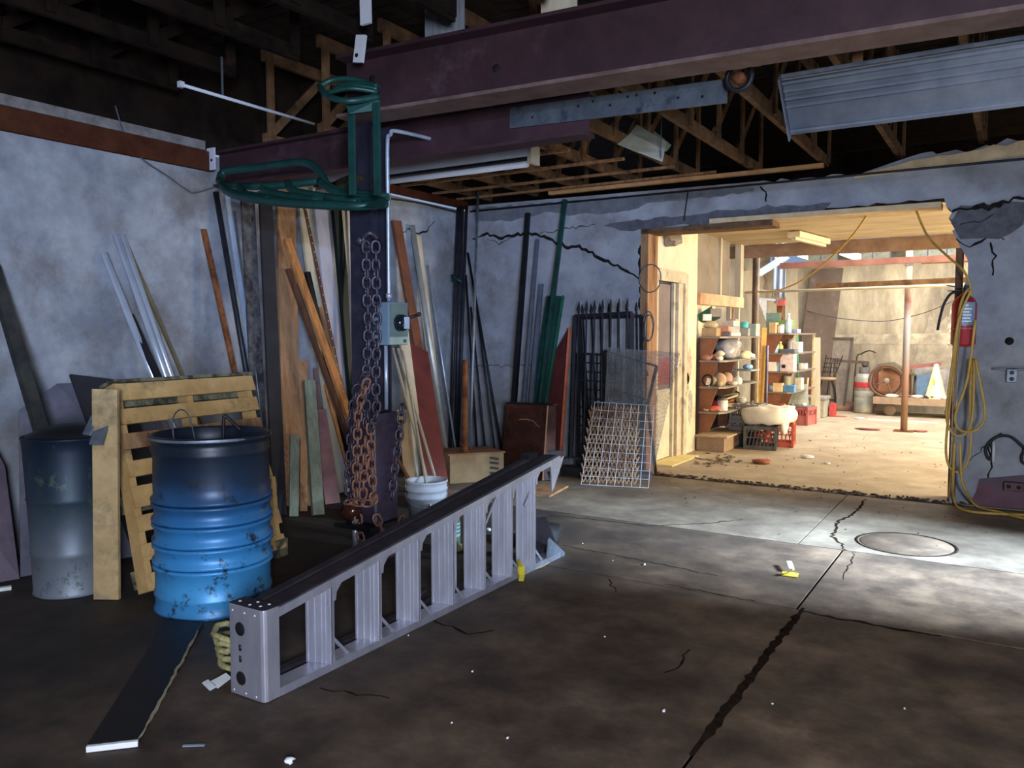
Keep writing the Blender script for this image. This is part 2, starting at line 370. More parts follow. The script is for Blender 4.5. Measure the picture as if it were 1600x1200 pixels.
# exposed tan plaster, right top; dark ledge line; skim patch edges
tanp = [V((-1.25, Y0, 2.80)), V((.0, Y0, 2.855)), V((.9, Y0, 2.88)), V((.9, Y0, 3.0)), V((.3, Y0, 2.99))] + jag((.3, Y0, 2.99), (-.85, Y0, 2.90), 14, .018, 20) + [V((-.9, Y0, 2.88)), V((-1.25, Y0, 2.83))]
obj('plaster_patch', MB().prism([p+V((0, -.016, 0)) for p in tanp], (0, .014, 0)), plaster_raw, wb)
def skim(pxs, name, mat, th, seed):
    pts = []; rr = random.Random(seed); P = [WY(x, y, Y0) for x, y in pxs]
    for i in range(len(P)):
        a = P[i]; b = P[(i+1) % len(P)]; k = max(1, int((b-a).length/.07))
        for j in range(k): pts.append(a.lerp(b, j/k)+V((rr.uniform(-.012, .012), 0, rr.uniform(-.012, .012))))
    return obj(name, MB().prism([p+V((0, -th-.001, 0)) for p in pts], (0, th, 0)), mat, wb)
skim([(740, 326), (1180, 292), (1178, 300), (1010, 318), (985, 330), (940, 335), (915, 332), (890, 338), (860, 330), (800, 345), (745, 345)], 'mortar_band', M('mortar_band', '606368', '74767a', 9, .95, bump=.5), .012, 31)
skim([(945, 352), (985, 345), (1080, 335), (1120, 330), (1170, 328), (1200, 322), (1240, 322), (1300, 315), (1290, 330), (1200, 343), (1060, 352), (1012, 357), (990, 362), (960, 358)], 'spalled_patch', M('spalled_patch', '4f5054', '65666a', 12, .95, bump=.6), .010, 32)
skim([(1500, 322), (1600, 316), (1600, 350), (1560, 375), (1500, 372), (1488, 350)], 'spalled_patch', M('spalled_patch', '4f5054'), .008, 33)
for sd, pl, wd in ((1, [(738, 373), (750, 370), (762, 366), (775, 370), (790, 371), (805, 366), (835, 365), (850, 369), (868, 378), (888, 386), (905, 386), (925, 396), (945, 407), (965, 415), (985, 425), (1000, 438)], .03),
                   (2, [(838, 366), (860, 362), (880, 358), (930, 352)], .01), (3, [(762, 372), (780, 380), (800, 372)], .01),
                   (4, [(1488, 330), (1510, 326), (1525, 322), (1545, 326), (1560, 318), (1600, 308)], .045),
                   (5, [(1495, 372), (1515, 385), (1540, 370), (1570, 372)], .02), (6, [(1545, 380), (1556, 400), (1548, 430)], .03),
                   (7, [(1500, 350), (1530, 345), (1552, 335)], .012), (8, [(1008, 360), (1000, 395), (1003, 450), (998, 480)], .03),
                   (9, [(1190, 290), (1200, 305), (1196, 315)], .03), (10, [(1515, 720), (1545, 690), (1548, 730), (1535, 790)], .012),
                   (11, [(700, 572), (900, 572)], .006)):  # last straight strip draws the wall's shadow edge as a thin dark line
    obj('crack', ribbon([WY(x, y, Y0) for x, y in pl], wd, (0, -1, 0), .003 + (.012 if sd in (4, 7) else 0), .008, 40+sd), crackm, wb)
obj('bolt_hole', MB().lathe(WY(1577, 533, Y0)+V((0, -.004, 0)), [(.0, 0), (.03, 0), (.034, .006)], 14, V((0, 1, 0))), crackm, wb)
# wall wire / angle along the top of the back wall, lintel timbers, jamb boards
a = WY(735, 328, Y0-.03); b = WY(1600, 252, Y0-.03); b.z = (a.z+b.z)/2; a.z = b.z
obj('cable_run', MB().tube([a, b+V((2, 0, 0))], .011, 6), cable, label='black cable stapled along the top of the back wall above the opening', cat='cable')
st('trim_3', MB().bb((XJ0-.02, Y0-.02, 2.44), (-1.95, Y0+.26, 2.49)), wood_old)
st('trim_4', MB().bb((-2.55, Y0-.03, 2.495), (XJ1-.12, Y0+.26, 2.54)), M('pale_lath', 'c0a57c', 'd6bd94', 8, .85))
st('trim_5', MB().bb((XJ0-.03, Y0-.005, 0), (XJ0+.05, Y0+.26, 2.44)), TAN)
st('trim_6', MB().bb((XJ1+.0, Y0+.02, 0), (XJ1+.05, Y0+.26, 2.15)), wood_old)
st('trim_7', MB().tube([(XJ1+.035, Y0-.04, 0), (XJ1+.035, Y0-.04, 1.3)], .02, 8), white_en)
# remaining shell, outside the view: right wall with door and strip window, front wall
mb = MB()
xr = 3.3
mb.bb((xr, -5.2, -.05), (xr+.2, -3.6, 3.6)); mb.bb((xr, -3.6, -.05), (xr+.2, 8, 1.0)); mb.bb((xr, -.6, 1.0), (xr+.2, 16.4, 3.6)); mb.bb((xr, 8, -.05), (xr+.2, 16.4, 1.0))
mb = MB(); mb.bb((xr, -5.2, -.05), (xr+.2, -3.2, 3.7)); mb.bb((xr, -3.2, -.05), (xr+.2, -.4, WSILL:=1.80)); mb.bb((xr, -3.2, 2.2), (xr+.2, -.4, 3.7)); mb.bb((xr, -.4, -.05), (xr+.2, 5.1, 3.7)); mb.bb((xr, 6.1, -.05), (xr+.2, 16.4, 3.7)); mb.bb((xr, 5.1, 2.5), (xr+.2, 6.1, 3.7))
st('wall_right', mb, plaster)
st('wall_front', MB().bb((XL-.25, -3.4, -.05), (xr+.2, -3.2, 3.7)), plaster)

# ceiling: deck boards over trusses
ce = st('ceiling', MB().bb((XL-.3, -3.3, 3.78), (3.5, 11.4, 3.86)), deckm)
dm = MB().box((0, 0, 0), (8.9, .128, .022)); dme = mesh_of('deck_board', dm, deckm, V((0, 0, 0)))
y = -3.2
while y < 7.9:
    piece('deck_board', dme, (-1.05, y+.07, 3.755+R_.uniform(-.004, .004)), ce); y += .14
def truss(x, y0, y1, z0, z1, wood_old=wood_old):
    t = obj('roof_truss', MB().bb((x-.02, y0, z0), (x+.02, y1, z0+.09)), wood_old, ce)
    obj('top_chord', MB().bb((x-.02, y0, z1-.09), (x+.02, y1, z1)), wood_old, t)
    k = int((y1-y0)/.62); st_ = (y1-y0)/k
    for i in range(k+1):
        yy = min(max(y0+i*st_, y0+.05), y1-.05)
        obj('web', MB().bar((x+.03, yy, z0+.02), (x+.03, yy, z1-.02), .07, .02, V((0, 1, 0))), wood_old, t)
        if i < k: obj('web', MB().bar((x-.03, yy, z0+.06), (x-.03, yy+st_, z1-.04), .07, .02, V((0, 1, 0))), wood_old, t)
i = 0
xs = [-5.25+.62*k for k in range(14)]
for x in xs:
    truss(x, -3.1, 3.82, 3.20, 3.73, M('shaded_timber', '120e0c', '241b15', 7, .95, bump=.3, c3='4a3524', s3=2.5, t3=.66))  # shaded copy of the truss timber, roof darkness put into its colour
    truss(x, 4.62, 7.98, 2.97 if x < -.8 else 3.03, 3.73)
# lath strips under the rear trusses, across the left bay
for k, yy in enumerate((5.55, 6.05, 6.6, 7.15, 7.6)):
    obj('ceiling_lath', MB().bb((XL, yy-.02, 2.945), (-3.45+.25*k, yy+.02, 2.967)), TAN, ce)
obj('wall_plate', MB().bb((-4.3, 7.66, 2.915), (-1.5, 7.72, 2.95)), M('fresh_lath', 'b98a5c', 'cf9f6e', 8, .85), ce)
obj('wall_plate', MB().bb((XL, 5.0, 2.86), (XL+.04, 7.76, 2.94)), wood_red, ce)

# steel beams
def ibeam(name, label, p0, p1, h, fw, tw, mw, mf):
    p0 = V(p0); p1 = V(p1); t = thing(name, label, 'beam', p0)
    side = V((0, 1, 0)); e = V((0, 0, 1))
    obj('web', MB().bar(p0+e*h/2, p1+e*h/2, tw, h-.03, side), mw, t)
    obj('bottom_flange', MB().bar(p0+e*.01, p1+e*.01, fw, .02, side), mf, t)
    obj('top_flange', MB().bar(p0+e*(h-.01), p1+e*(h-.01), fw, .02, side), mw, t)
    return t
A0 = V((-3.56, 3.80, 2.75)); A1 = V((3.28, 4.27, 2.75))
bA = ibeam('steel_beam', 'long purple-primed steel beam resting on the chain-hung post', A0, A1, .37, .22, .012, purple, flange)
for px in ((795, 117), (614, 136)):
    q = WY(px[0], px[1], 4.0); q.y = A0.y+(q.x-A0.x)*(A1.y-A0.y)/(A1.x-A0.x)-.0075
    obj('bolt_hole', MB().lathe(q+V((0, -.002, 0)), [(0, 0), (.022, 0), (.024, .003)], 14, V((0, 1, 0))), crackm, bA)
B0 = V((XL+.01, 4.34, 2.595)); B1 = V((-2.16, 4.34, 2.595))
ibeam('steel_beam', 'short dark purple steel beam let into the left wall behind the post', B0, B1, .28, .14, .01, purple, purple)
p = WX(343, 250, XL+.12)
mb = MB().box((XL+.06, 4.22, 2.80), (.09, .012, .17)); t = obj('steel_plate', mb, white_en, label='small pale bolted plate at the wall end of the short beam', cat='plate')
obj('bolt_hole', MB().lathe((XL+.07, 4.213, 2.79), [(0, 0), (.012, 0), (.013, .003)], 10, V((0, 1, 0))), crackm, t)
# blue-grey perforated plate under the long beam
a = WY(797, 185, 4.32); b = WY(1137, 142, 4.32)
bp = obj('steel_plate', MB().bar(a+V((0, 0, .0)), b, .125, .012, V((0, 0, 1))), blue_steel, label='blue-grey drilled steel strip hanging under the long beam', cat='plate')
for f_ in (.12, .35, .42, .5, .58, .62, .7, .8, .9):
    q = a.lerp(b, f_)+V((0, -.0075, R_.uniform(-.03, .04))); obj('bolt_hole', MB().lathe(q, [(0, 0), (.008, 0), (.009, .002)], 8, V((0, 1, 0))), crackm, bp)
q = WY(1155, 118, 4.25); t = thing('beam_clamp', 'black round pulley clamp under the long beam', 'clamp', q)
obj('ring', MB().tube([q+V((.065*math.cos(i*math.pi/10), 0, -.01+.065*math.sin(i*math.pi/10))) for i in range(20)], .014, 8, True), black_st, t)
obj('bracket', MB().box(q+V((0, .0, .07)), (.20, .10, .05)), black_st, t)
obj('hub', MB().lathe(q+V((0, -.02, -.01)), [(0, 0), (.03, 0), (.03, .05), (0, .05)], 12, V((0, 1, 0))), rust, t)
# corrugated galvanised panel hanging right
t = thing('corrugated_panel', 'corrugated galvanised metal panel hung under the trusses at upper right', 'panel', (.3, 4.75, 2.6))
pts = []
top_ = V((0, 4.62, 2.83)); bot_ = V((0, 4.86, 2.585)); N_ = 60
for i in range(N_+1):
    f_ = i/N_; p = top_.lerp(bot_, f_); nrm = V((0, -.71, -.70))
    h_ = 0
    if .04 < f_ < .60: h_ = .016*max(0, math.sin((f_-.04)/.56*math.pi*2*4))**.7 if math.sin((f_-.04)/.56*math.pi*2*4) > 0 else 0
    if f_ > .93: h_ = .014
    if f_ < .03: h_ = .012
    pts.append(p+nrm*h_)
mb = MB(); xa, xb = -1.13, 1.5
vs = [q+V((xa, 0, 0)) for q in pts]+[q+V((xb, 0, 0)) for q in pts]; L_ = len(pts)
vs += [q+V((xa, .004, .004)) for q in pts]+[q+V((xb, .004, .004)) for q in pts]
fs = []
for i in range(L_-1): fs += [(i, i+1, L_+i+1, L_+i), (2*L_+i, 3*L_+i, 3*L_+i+1, 2*L_+i+1), (i, 2*L_+i, 2*L_+i+1, i+1)]
mb.add(vs, fs, True); obj('sheet', mb, galv, t)
obj('edge_strip', MB().bar((xa-.01, 4.60, 2.835), (xa-.01, 4.88, 2.56), .05, .008, V((0, .7, .7))), galv_d, t)
obj('edge_strip', MB().bb((xa, 4.60, 2.83), (xb, 4.63, 2.85)), galv_d, t)
for x in (-.75, .3, 1.2): obj('hanger', MB().bar((x, 4.66, 2.85), (x, 4.66, 3.1), .05, .02, V((1, 0, 0))), TAN, t)
# fluorescent batten
t = thing('batten_light', 'white unlit fluorescent batten light under the ceiling laths', 'lamp', (-4.0, 5.3, 2.74))
a, b = -5.35, WY(833, 248, 5.3).x
obj('housing', MB().bb((a, 5.25, 2.755), (b-.01, 5.35, 2.83)), white_en, t, bevel=.004)
obj('tube', MB().tube([(a+.03, 5.27, 2.70), (b-.03, 5.27, 2.70)], .024, 8), white_en, t)
obj('end_cap', MB().bb((b-.012, 5.235, 2.70), (b+.02, 5.365, 2.835)), M('yellowed_cap', 'b5ad96', 'c6bea8', 6, .6), t)
obj('dark_channel', MB().bb((a, 5.262, 2.735), (b-.02, 5.338, 2.754)), black_st, t)
# fluorescent tube left
t = thing('tube_light', 'thin white unlit tube light between the roof trusses at upper left', 'lamp', (-4.36, 3.8, 2.95))
obj('tube', MB().tube([(-4.36, 3.2, 2.95), (-4.36, 4.3, 2.95)], .011, 8), white_en, t)
obj('end_cap', MB().box((-4.36, 3.2, 2.95), (.03, .03, .035)), white_en, t)
obj('hanger', MB().bb((-4.365, 3.5, 2.95), (-4.355, 3.51, 3.2)).bb((-4.365, 4.1, 2.95), (-4.355, 4.11, 2.97)), cable_g, t)
# folded sheet scrap in trusses
a, b, c, d = WY(965, 225, 5.6), WY(1035, 252, 5.6), WY(985, 208, 5.7), WY(1033, 235, 5.7)
obj('metal_scrap', MB().add([a, b, d+V((.03, 0, 0)), c, a+V((0, 0, -.004)), b+V((0, 0, -.004)), d+V((.03, 0, -.004)), c+V((0, 0, -.004)), c+V((0, .12, .09)), d+V((0, .12, .08))],
    [(0, 1, 2, 3), (4, 7, 6, 5), (3, 2, 9, 8), (0, 4, 5, 1), (1, 5, 6, 2)]), M('pale_sheet', 'a9a893', 'bdbba4', 8, .6), label='pale folded sheet-metal scrap caught between the roof trusses', cat='scrap')
ms_ = [o for o in COL.objects if o.name == 'metal_scrap'][0]
obj('tie', MB().tube([b+V((-.02, .02, -.01)), b+V((-.02, .02, .4))], .004, 5), cable_g, ms_)
obj('metal_scrap', MB().bar(WY(1005, 198, 6.9), WY(1045, 232, 6.9), .07, .004, V((1, 0, .4))), M('green_tinted_sheet', '71806a', '8d9b84', 8, .6), label='narrow greenish metal strip caught among the roof trusses', cat='scrap')
obj('metal_strap', MB().bar(WY(571, 0, 3.5)+V((0, 0, .1)), WY(572, 38, 3.5), .07, .02, V((1, 0, 0))), white_en, label='white metal strap at the top edge, above the post', cat='strap')
t = obj('bracket', MB().bar(WY(565, 55, 3.6), WY(560, 98, 3.6), .07, .02, V((1, 0, 0))), white_en, label='white bracket with a hole hanging below the white strap', cat='bracket')
obj('bolt_hole', MB().lathe(WY(559, 87, 3.6)+V((0, -.012, 0)), [(0, 0), (.012, 0), (.013, .003)], 10, V((0, 1, 0))), crackm, t)
for x0, x1, lab in ((690, 738, 'grey painted timber stub standing on the beam, left one'), (868, 912, 'pale timber stub standing on the beam, right one')):
    a = WY(x0, 60 if x0 < 800 else 45, 4.2); b = WY(x1, 60, 4.2)
    obj('timber_stub', MB().bb((a.x, 4.03, 3.142), (b.x, 4.12, 3.55)), GRY if x0 < 800 else CRM, label=lab, cat='timber')
obj('loose_lath', MB().bar(WY(778, 62, 4.1)+V((0, -.03, .01)), WY(822, 54, 4.1)+V((0, -.03, .0)), .05, .006, V((0, 1, .3))), WHT, label='white lath lying on top of the long beam', cat='lath')
# wires on left
obj('hanging_wire', MB().tube(smoothpath([WX(x, y, XL+.03) for x, y in [(180, 165), (197, 215), (222, 248), (262, 275), (290, 295), (305, 301), (335, 292)]]), .006, 6), cable_g, label='thin grey wire sagging across the left wall', cat='wire')
obj('wire', MB().tube([WY(1075, 300, Y0-.03), WY(1069, 345, Y0-.03)], .005, 5), cable, label='short black wire hanging down the wall above the opening', cat='wire')
obj('wire', MB().tube(smoothpath([WX(608, 310, XL+.05), WX(660, 318, XL+.05), WX(720, 333, XL+.05)]), .009, 5), cable, label='dark wire along the top of the left wall near the corner', cat='wire')

# ================================================================ LADDER
LX = -2.43
def lz(y): return .36+(.66-.36)*(y-2.16)/(4.48-2.16)      # height of the upper rail
t = thing('step_ladder', 'folded aluminium step ladder lying on its side across the floor', 'ladder', (-2.52, 3.3, 0))
a = V((LX-.045, 2.16, lz(2.16)-.018)); b = V((LX-.045, 4.50, lz(4.50)-.018))
obj('rail', MB().bar(a, b, .09, .036, V((1, 0, 0))), alu, t)
obj('rail_grip', MB().bar(a+V((-.004, 0, .0215)), b+V((-.004, -.05, .0215)), .085, .006, V((1, 0, 0))), alu_dark, t, label='grimy dark upper face of the rail')
obj('rail', MB().bb((LX-.09, 2.16, .002), (LX, 4.50, .036)), alu, t)
obj('rear_rail', MB().bar(a+V((-.105, .0, .0)), b+V((-.105, -.15, .0)), .04, .034, V((1, 0, 0))), alu_dark, t, label='dark rear rail')
obj('rear_rail', MB().bb((LX-.17, 2.16, .002), (LX-.13, 4.35, .036)), alu_dark, t, label='dark rear rail')
for px in (495, 572, 635, 690, 740, 783, 820):
    yy = WX(px, 850, LX-.06).y; wdir = V((math.cos(.33), math.sin(.33), 0)); nd = V((-wdir.y, wdir.x, 0)); c0 = V((LX-.055, yy, 0))
    z1 = lz(yy)-.03; mb = MB(); mb.bar(c0+V((0, 0, .03)), c0+V((0, 0, z1)), .118, .012, wdir)
    for k in (-.052, -.02, .012, .03, .052): mb.bar(c0+wdir*k-nd*.008+V((0, 0, .034)), c0+wdir*k-nd*.008+V((0, 0, z1-.004)), .008, .006, wdir)
    mb.bar(c0+wdir*.056+nd*.012+V((0, 0, .03)), c0+wdir*.056+nd*.012+V((0, 0, z1)), .006, .03, wdir)
    obj('tread', mb, alu, t)
    zt = z1+.005
    obj('gusset', MB().prism([V((LX-.002, yy+.02, zt)), V((LX-.002, yy+.095, zt+.008)), V((LX-.002, yy+.055, zt-.035)), V((LX-.002, yy+.05, zt-.07)), V((LX-.002, yy+.04, zt-.07))], (-.005, 0, 0)), alu, t)
    obj('strut', MB().bar((LX-.04, yy+.03, .16), (LX-.02, yy+.14, .03), .014, .006, V((0, 1, 0))), alu, t)
for k, yy in enumerate((2.78, 3.16, 3.55, 3.95)):
    obj('rear_bar', MB().bar((LX-.15, yy, .03), (LX-.15, yy, lz(yy)-.03), .022, .015, V((.6, .8, 0))), alu, t)
for yy in (3.75, 4.2): obj('strut', MB().bar((LX-.03, yy-.1, lz(yy)-.22), (LX-.03, yy+.06, lz(yy)-.03), .014, .006, V((0, 1, 0))), alu, t)
e = lz(4.5)
obj('foot_plate', MB().prism([V((LX, 4.46, e-.03)), V((LX, 4.55, e-.005)), V((LX, 4.42, e-.19)), V((LX, 4.385, e-.22)), V((LX, 4.375, e-.04))], (-.008, 0, 0)), alu, t)
obj('foot_plate', MB().prism([V((LX, 4.36, .16)), V((LX, 4.56, .02)), V((LX, 4.56, 0)), V((LX, 4.32, .0)), V((LX, 4.34, .15))], (-.008, 0, 0)), galv_d, t)
obj('foot_pad', MB().bar((LX-.09, 4.50, e+.005), (LX-.005, 4.55, e+.012), .04, .03, V((0, 1, 0))), black_st, t, label='black rubber foot pad')
obj('foot_pad', MB().bar((LX-.18, 4.36, e+.0), (LX-.12, 4.36, e+.0), .12, .03, V((0, 1, 0))), black_st, t, label='black rubber foot pad')
obj('brace_plate', MB().prism([V((LX-.02, 4.34, .30)), V((LX-.10, 4.22, .30)), V((LX-.10, 4.40, .03)), V((LX-.02, 4.52, .03))], (0, .005, .005)), alu_dark, t)
# cap with holes
mb = MB(); y0c, y1c = 2.085, 2.165; x0, x1 = LX-.195, LX+.004; zc = .366; r_ = .018
prof = [V((x0, y0c, 0)), V((x1-r_, y0c, 0)), V((x1-r_*.3, y0c+r_*.3, 0)), V((x1, y0c+r_, 0)), V((x1, y1c, 0)), V((x0, y1c, 0))]
cap = obj('top_cap', MB().prism([p+V((0, 0, .004)) for p in prof], (0, 0, zc)), alu, t, bevel=.003)
obj('cap_top_face', MB().prism([p+V((0, 0, zc+.005)) for p in prof], (0, 0, .003)), alu_dark, cap)
fy = y0c-.0005; cx = x0+.062
for zz in (.275, .075): obj('hole', MB().lathe((cx, fy-.001, zz), [(0, 0), (.026, 0), (.029, .002)], 20, V((0, 1, 0))), blk, cap)
for zz in (.20, .155):
    obj('slot', MB().tube([(cx, fy+.004, zz-.012), (cx, fy+.004, zz+.012)], .0085, 10), blk, cap)
mb = MB()
for x in (x0+.02, x0+.09, x0+.15):
    for zz in (.02, .345): mb.lathe((x, fy, zz), [(.0, -.002), (.004, -.001), (.005, .002)], 8, V((0, 1, 0)))
for x, y in ((x0+.03, y0c+.03), (x0+.1, y0c+.02), (x0+.1, y0c+.06), (x0+.15, y0c+.03), (x0+.16, y0c+.065)): mb.lathe((x, y, zc+.008), [(.007, 0), (.005, .003), (0, .003)], 8)
obj('rivets', mb, white_en, cap)
# yellow rag tied on the lower rail + cord
q = WX(812, 885, LX+.01)
rg = thing('yellow_rag', 'yellow rag knotted on the ladder lower rail with a trailing string', 'rag', (q.x, q.y, 0))
obj('knot', MB().blob((q.x+.01, q.y, .05), (.05, .06, .07), 3).bar((q.x+.015, q.y-.01, .08), (q.x+.01, q.y-.03, .12), .03, .008), yel_rag, rg)
obj('tail', MB().bar((q.x+.02, q.y, .03), (q.x+.04, q.y-.05, .008), .03, .006), yel_rag, rg)
obj('string', MB().tube(smoothpath([G(822, 893, .006), G(845, 886, .006), G(858, 878, .006), G(860, 870, .01)]), .003, 5), CRM, rg)

# ================================================================ BARREL, CAN
bc = V((-3.60, 2.77, 0)); r0 = .292; H_ = .915
prof = [(.0, .012), (r0-.012, .012), (r0-.008, .0), (r0+.006, .0), (r0+.008, .014), (r0-.002, .03)]
for zz in (.09, .235, .262, .345, .372, .455, .482, .56, .587):
    dd = .012 if zz > .2 else .005; prof += [(r0-.001, zz-.018), (r0+dd, zz-.006), (r0+dd, zz+.004), (r0-.002, zz+.016)]
prof += [(r0, .66), (r0, .82), (r0+.006, .832), (r0, .842), (r0+.006, .855), (r0, .866), (r0+.004, .885), (r0+.014, .897), (r0+.014, H_), (r0+.002, H_+.004), (r0-.006, H_-.004), (r0-.01, .85), (r0-.012, .05), (0, .05)]
mb = MB().lathe(bc, prof, 64)
for i, p in enumerate(mb.v):        # dents and out-of-round
    d = p-bc; a_ = math.atan2(d.y, d.x); k = 1+.012*math.sin(2*a_+1)+.006*math.sin(5*a_+p.z*7)
    if p.z < .25: k -= .02*max(0, math.sin(4*a_+.8))*(1-p.z/.25)
    if p.z > .6: k -= .03*max(0, math.cos(a_+2.4))**6*min(1, (p.z-.6)*5)*(1 if p.z < .88 else .4)
    mb.v[i] = bc+V((d.x*k, d.y*k, d.z))
barrel_m = zband('burnt_shaded_blue', [(.0, '3f86b8'), (.16, '4aa0d8'), (.30, '3b8cc6'), (.48, '2f72a8'), (.58, '27527c'), (.70, '1d3046'), (.86, '15202e')], .42, .15, 4, .10, 1.0, ('232a33', 7, .55), .2)  # burnt top, plus low-falling light painted in as the blue-to-black gradient
drum = thing('blue_drum', 'dented blue steel drum with a burnt, shade-painted dark top, ribbed, open', 'drum', bc)
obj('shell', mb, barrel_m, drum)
obj('content', MB().lathe(bc, [(0, .80), (r0-.02, .79)], 24), blk, drum)
obj('grime_ring', MB().lathe(bc, [(r0+.0145, .898), (r0+.0165, .905), (r0+.0145, .912)], 48), galv_d, drum)
q = bc+V((-.05, -.12, 0))
obj('wire_loop', MB().tube(smoothpath([WY(272, 690, 2.65), WY(270, 655, 2.65), WY(282, 640, 2.65), WY(295, 650, 2.66), WY(303, 680, 2.7), WY(305, 700, 2.7)]), .004, 6), cable_g, label='thin wire loop sticking out of the blue drum', cat='wire')
obj('bent_bar', MB().tube(smoothpath([WY(349, 690, 2.75), WY(350, 652, 2.75), WY(358, 655, 2.77), WY(376, 672, 2.8)]), .009, 7), black_st, label='bent black bar hooked over the rim of the blue drum', cat='bar')
cc = V((-4.47, 2.50, 0))
prof = [(0, .01), (.195, .01), (.2, 0), (.205, .006), (.2, .02), (.205, .22), (.211, .235), (.205, .25), (.216, .52), (.222, .532), (.217, .545), (.228, .80), (.232, .86), (.24, .868), (.236, .876), (.225, .868), (.2, .1), (0, .1)]
mb = MB().lathe(cc, prof, 40)
can_m = zband('dark_top_galvanised', [(.0, '8b929a'), (.2, '737b82'), (.36, '55606a'), (.55, '2c3d48'), (.8, '172637')], .5, .4, 4, .14, 1.0, ('4c5a52', 5, .56), .2)  # grey darkens towards the top, broken by noise
can = thing('metal_can', 'tall grey galvanised can that darkens towards the top, full of black scraps', 'can', cc)
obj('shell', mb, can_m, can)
obj('content', MB().blob(cc+V((0, 0, .84)), (.38, .38, .20), 4, 12, 8, .2), blk, can)
for k, (px, py, l) in enumerate(((95, 690, .12), (135, 650, .14), (150, 665, .1))):
    obj('scrap_sheet', MB().bar(WY(px, py+30, 2.45), WY(px+l*100, py, 2.5), .08, .01), [M('dusty_sheet', ''), galv_d, galv_d][k], label=['dusty plate scrap poking out of the grey can', 'pale curled metal scrap in the grey can', 'small metal scrap at the right of the grey can'][k], cat='scrap')

# ================================================================ PALLET
PA = V((-3.93, 2.60, 0)); PB = V((-3.98, 3.60, 0)); up = V((-.42, .10, 1.10)); upn = up.normalized(); L_ = 1.19; ax = (PB-PA).normalized(); nr = ax.cross(upn).normalized()
if nr.x < 0: nr = -nr
PA = PA+V((0, 0, .045))
pal = thing('wooden_pallet', 'pine pallet standing on edge behind the blue drum', 'pallet', (PA+PB)/2*1.0)
def pt(u, v, n): return PA + ax*u + upn*v + nr*n
for u in (.02, .5, .98):
    obj('stringer', MB().bar(pt(u, .0, -.045), pt(u, L_, -.045), .04, .09, ax), pine, pal)
for k, (v, ww) in enumerate(((.05, .09), (.21, .09), (.37, .09), (.52, .12), (.68, .09), (.84, .09), (.985, .09), (1.13, .10))):
    obj('deck_board', MB().bar(pt(-.01, v, .011+.001*k), pt(1.01, v, .011+.001*k), ww, .018, upn), pine if k != 5 else TAN, pal)
for v in (.08, .5, .7, 1.12):
    obj('bottom_board', MB().bar(pt(-.01, v, -.101), pt(1.01, v, -.101), .10, .018, upn), pine_d, pal)
obj('end_board', MB().bar(pt(-.02, L_+.012, -.045), pt(1.02, L_+.012, -.045), .11, .02, nr), pine_d, pal, label='mossy grey top board')
a = G(171, 938); b = WY(165, 608, a.y+.03)
obj('pale_board', MB().bar(a+V((-.02, 0, .004)), b, .135, .025, V((.85, .53, 0))), M('spotted_pale_board', 'ab9064', 'c9ae80', 5, .85, c3='5b5a4c', s3=2.2, t3=.56, bump=.25), label='tall pale blotchy board leaning between grey can and pallet', cat='board')
a = G(432, 868, .0)
wb_ = thing('wooden_block_post', 'pale wooden stick with a weathered block at its foot behind the drum', 'post', (a.x, a.y, 0))
obj('stick', MB().bar(WY(425, 745, a.y+.05), WY(432, 838, a.y), .03, .03), pine, wb_)
obj('block', MB().box(a+V((0, 0, .055)), (.10, .11, .11), Matrix.Rotation(.2, 3, 'Z')), pine_d, wb_)
obj('block', MB().box(WY(424, 758, a.y+.05), (.05, .05, .09)), pine_d, wb_)

# ================================================================ LEFT WALL: sheets, poles
def sheet(name, pts, th, mat, label, cat, parent=None):
    P = [V(p) for p in pts]; n = (P[1]-P[0]).cross(P[2]-P[1]).normalized()
    return obj(name, MB().prism(P, n*th), mat, parent, label=label, cat=cat)
sheet('steel_sheet', [(-4.93, 2.44, .003), (-4.66, 3.45, .003), (-5.36, 3.60, 1.10), (-5.36, 2.93, 1.10), (-5.33, 2.67, .95)], .012, sheetm, 'large dusty blue-grey sheet leaning on the left wall behind the can', 'sheet')
sheet('steel_sheet', [(-4.98, 2.15, .003), (-4.90, 2.42, .003), (-5.22, 2.52, .62), (-5.38, 2.45, .95), (-5.38, 2.1, .95)], .012, M('mauve_sheet', '5f525e', '786a74', 2.5, .7, c3='4a4450', s3=2, t3=.55), 'mauve-grey sheet at the left edge of the photo, leaning on the wall', 'sheet')
sheet('black_sheet', [(-4.62, 2.98, .003), (-4.64, 3.32, .003), (-5.26, 3.34, 1.10), (-5.30, 2.98, 1.16)], .02, CHR, 'black panel leaning on the left wall behind the pallet', 'panel')
def lean(name, label, cat, top, bot, w, th=None, mat=TAN, off=.03, wall='L', r=None, side=None, z0=.006, group=None, parts=None, xb=None):
    a = WX(top[0], top[1], XL+off) if wall == 'L' else WY(top[0], top[1], YB-off)
    foot = xb if xb is not None else .30+2.2*off
    lo, hi = .4, 2.2
    for _ in range(40):
        m_ = (lo+hi)/2; q = V((top[0]+(bot[0]-top[0])*m_, top[1]+(bot[1]-top[1])*m_))
        if q.y < 530: lo = m_; continue
        p_ = G(q.x, q.y)
        far_ = (p_.x < XL+foot) if wall == 'L' else (p_.y > YB-foot)
        if far_: lo = m_
        else: hi = m_
    b = p_; b.z = z0
    if r: mb = MB().tube([b, a], r, 10)
    else:
        if side is None: side = V((0, 1, 0)) if wall == 'L' else V((1, 0, 0))
        mb = MB().bar(b+V((0, 0, .004)), a, w, th or .02, side)
    return obj(name, mb, mat, label=label, cat=cat, group=group)
a = WX(-12, 415, XL+.05)
obj('wooden_post', MB().bar(cc+V((.05, .02, .12)), a, .07, .05, V((0, 1, 0))), M('dark_olive_post', '2f3030', '45443e', 7, .85), label='dark square post standing in the grey can, leaning left to the wall', cat='post')
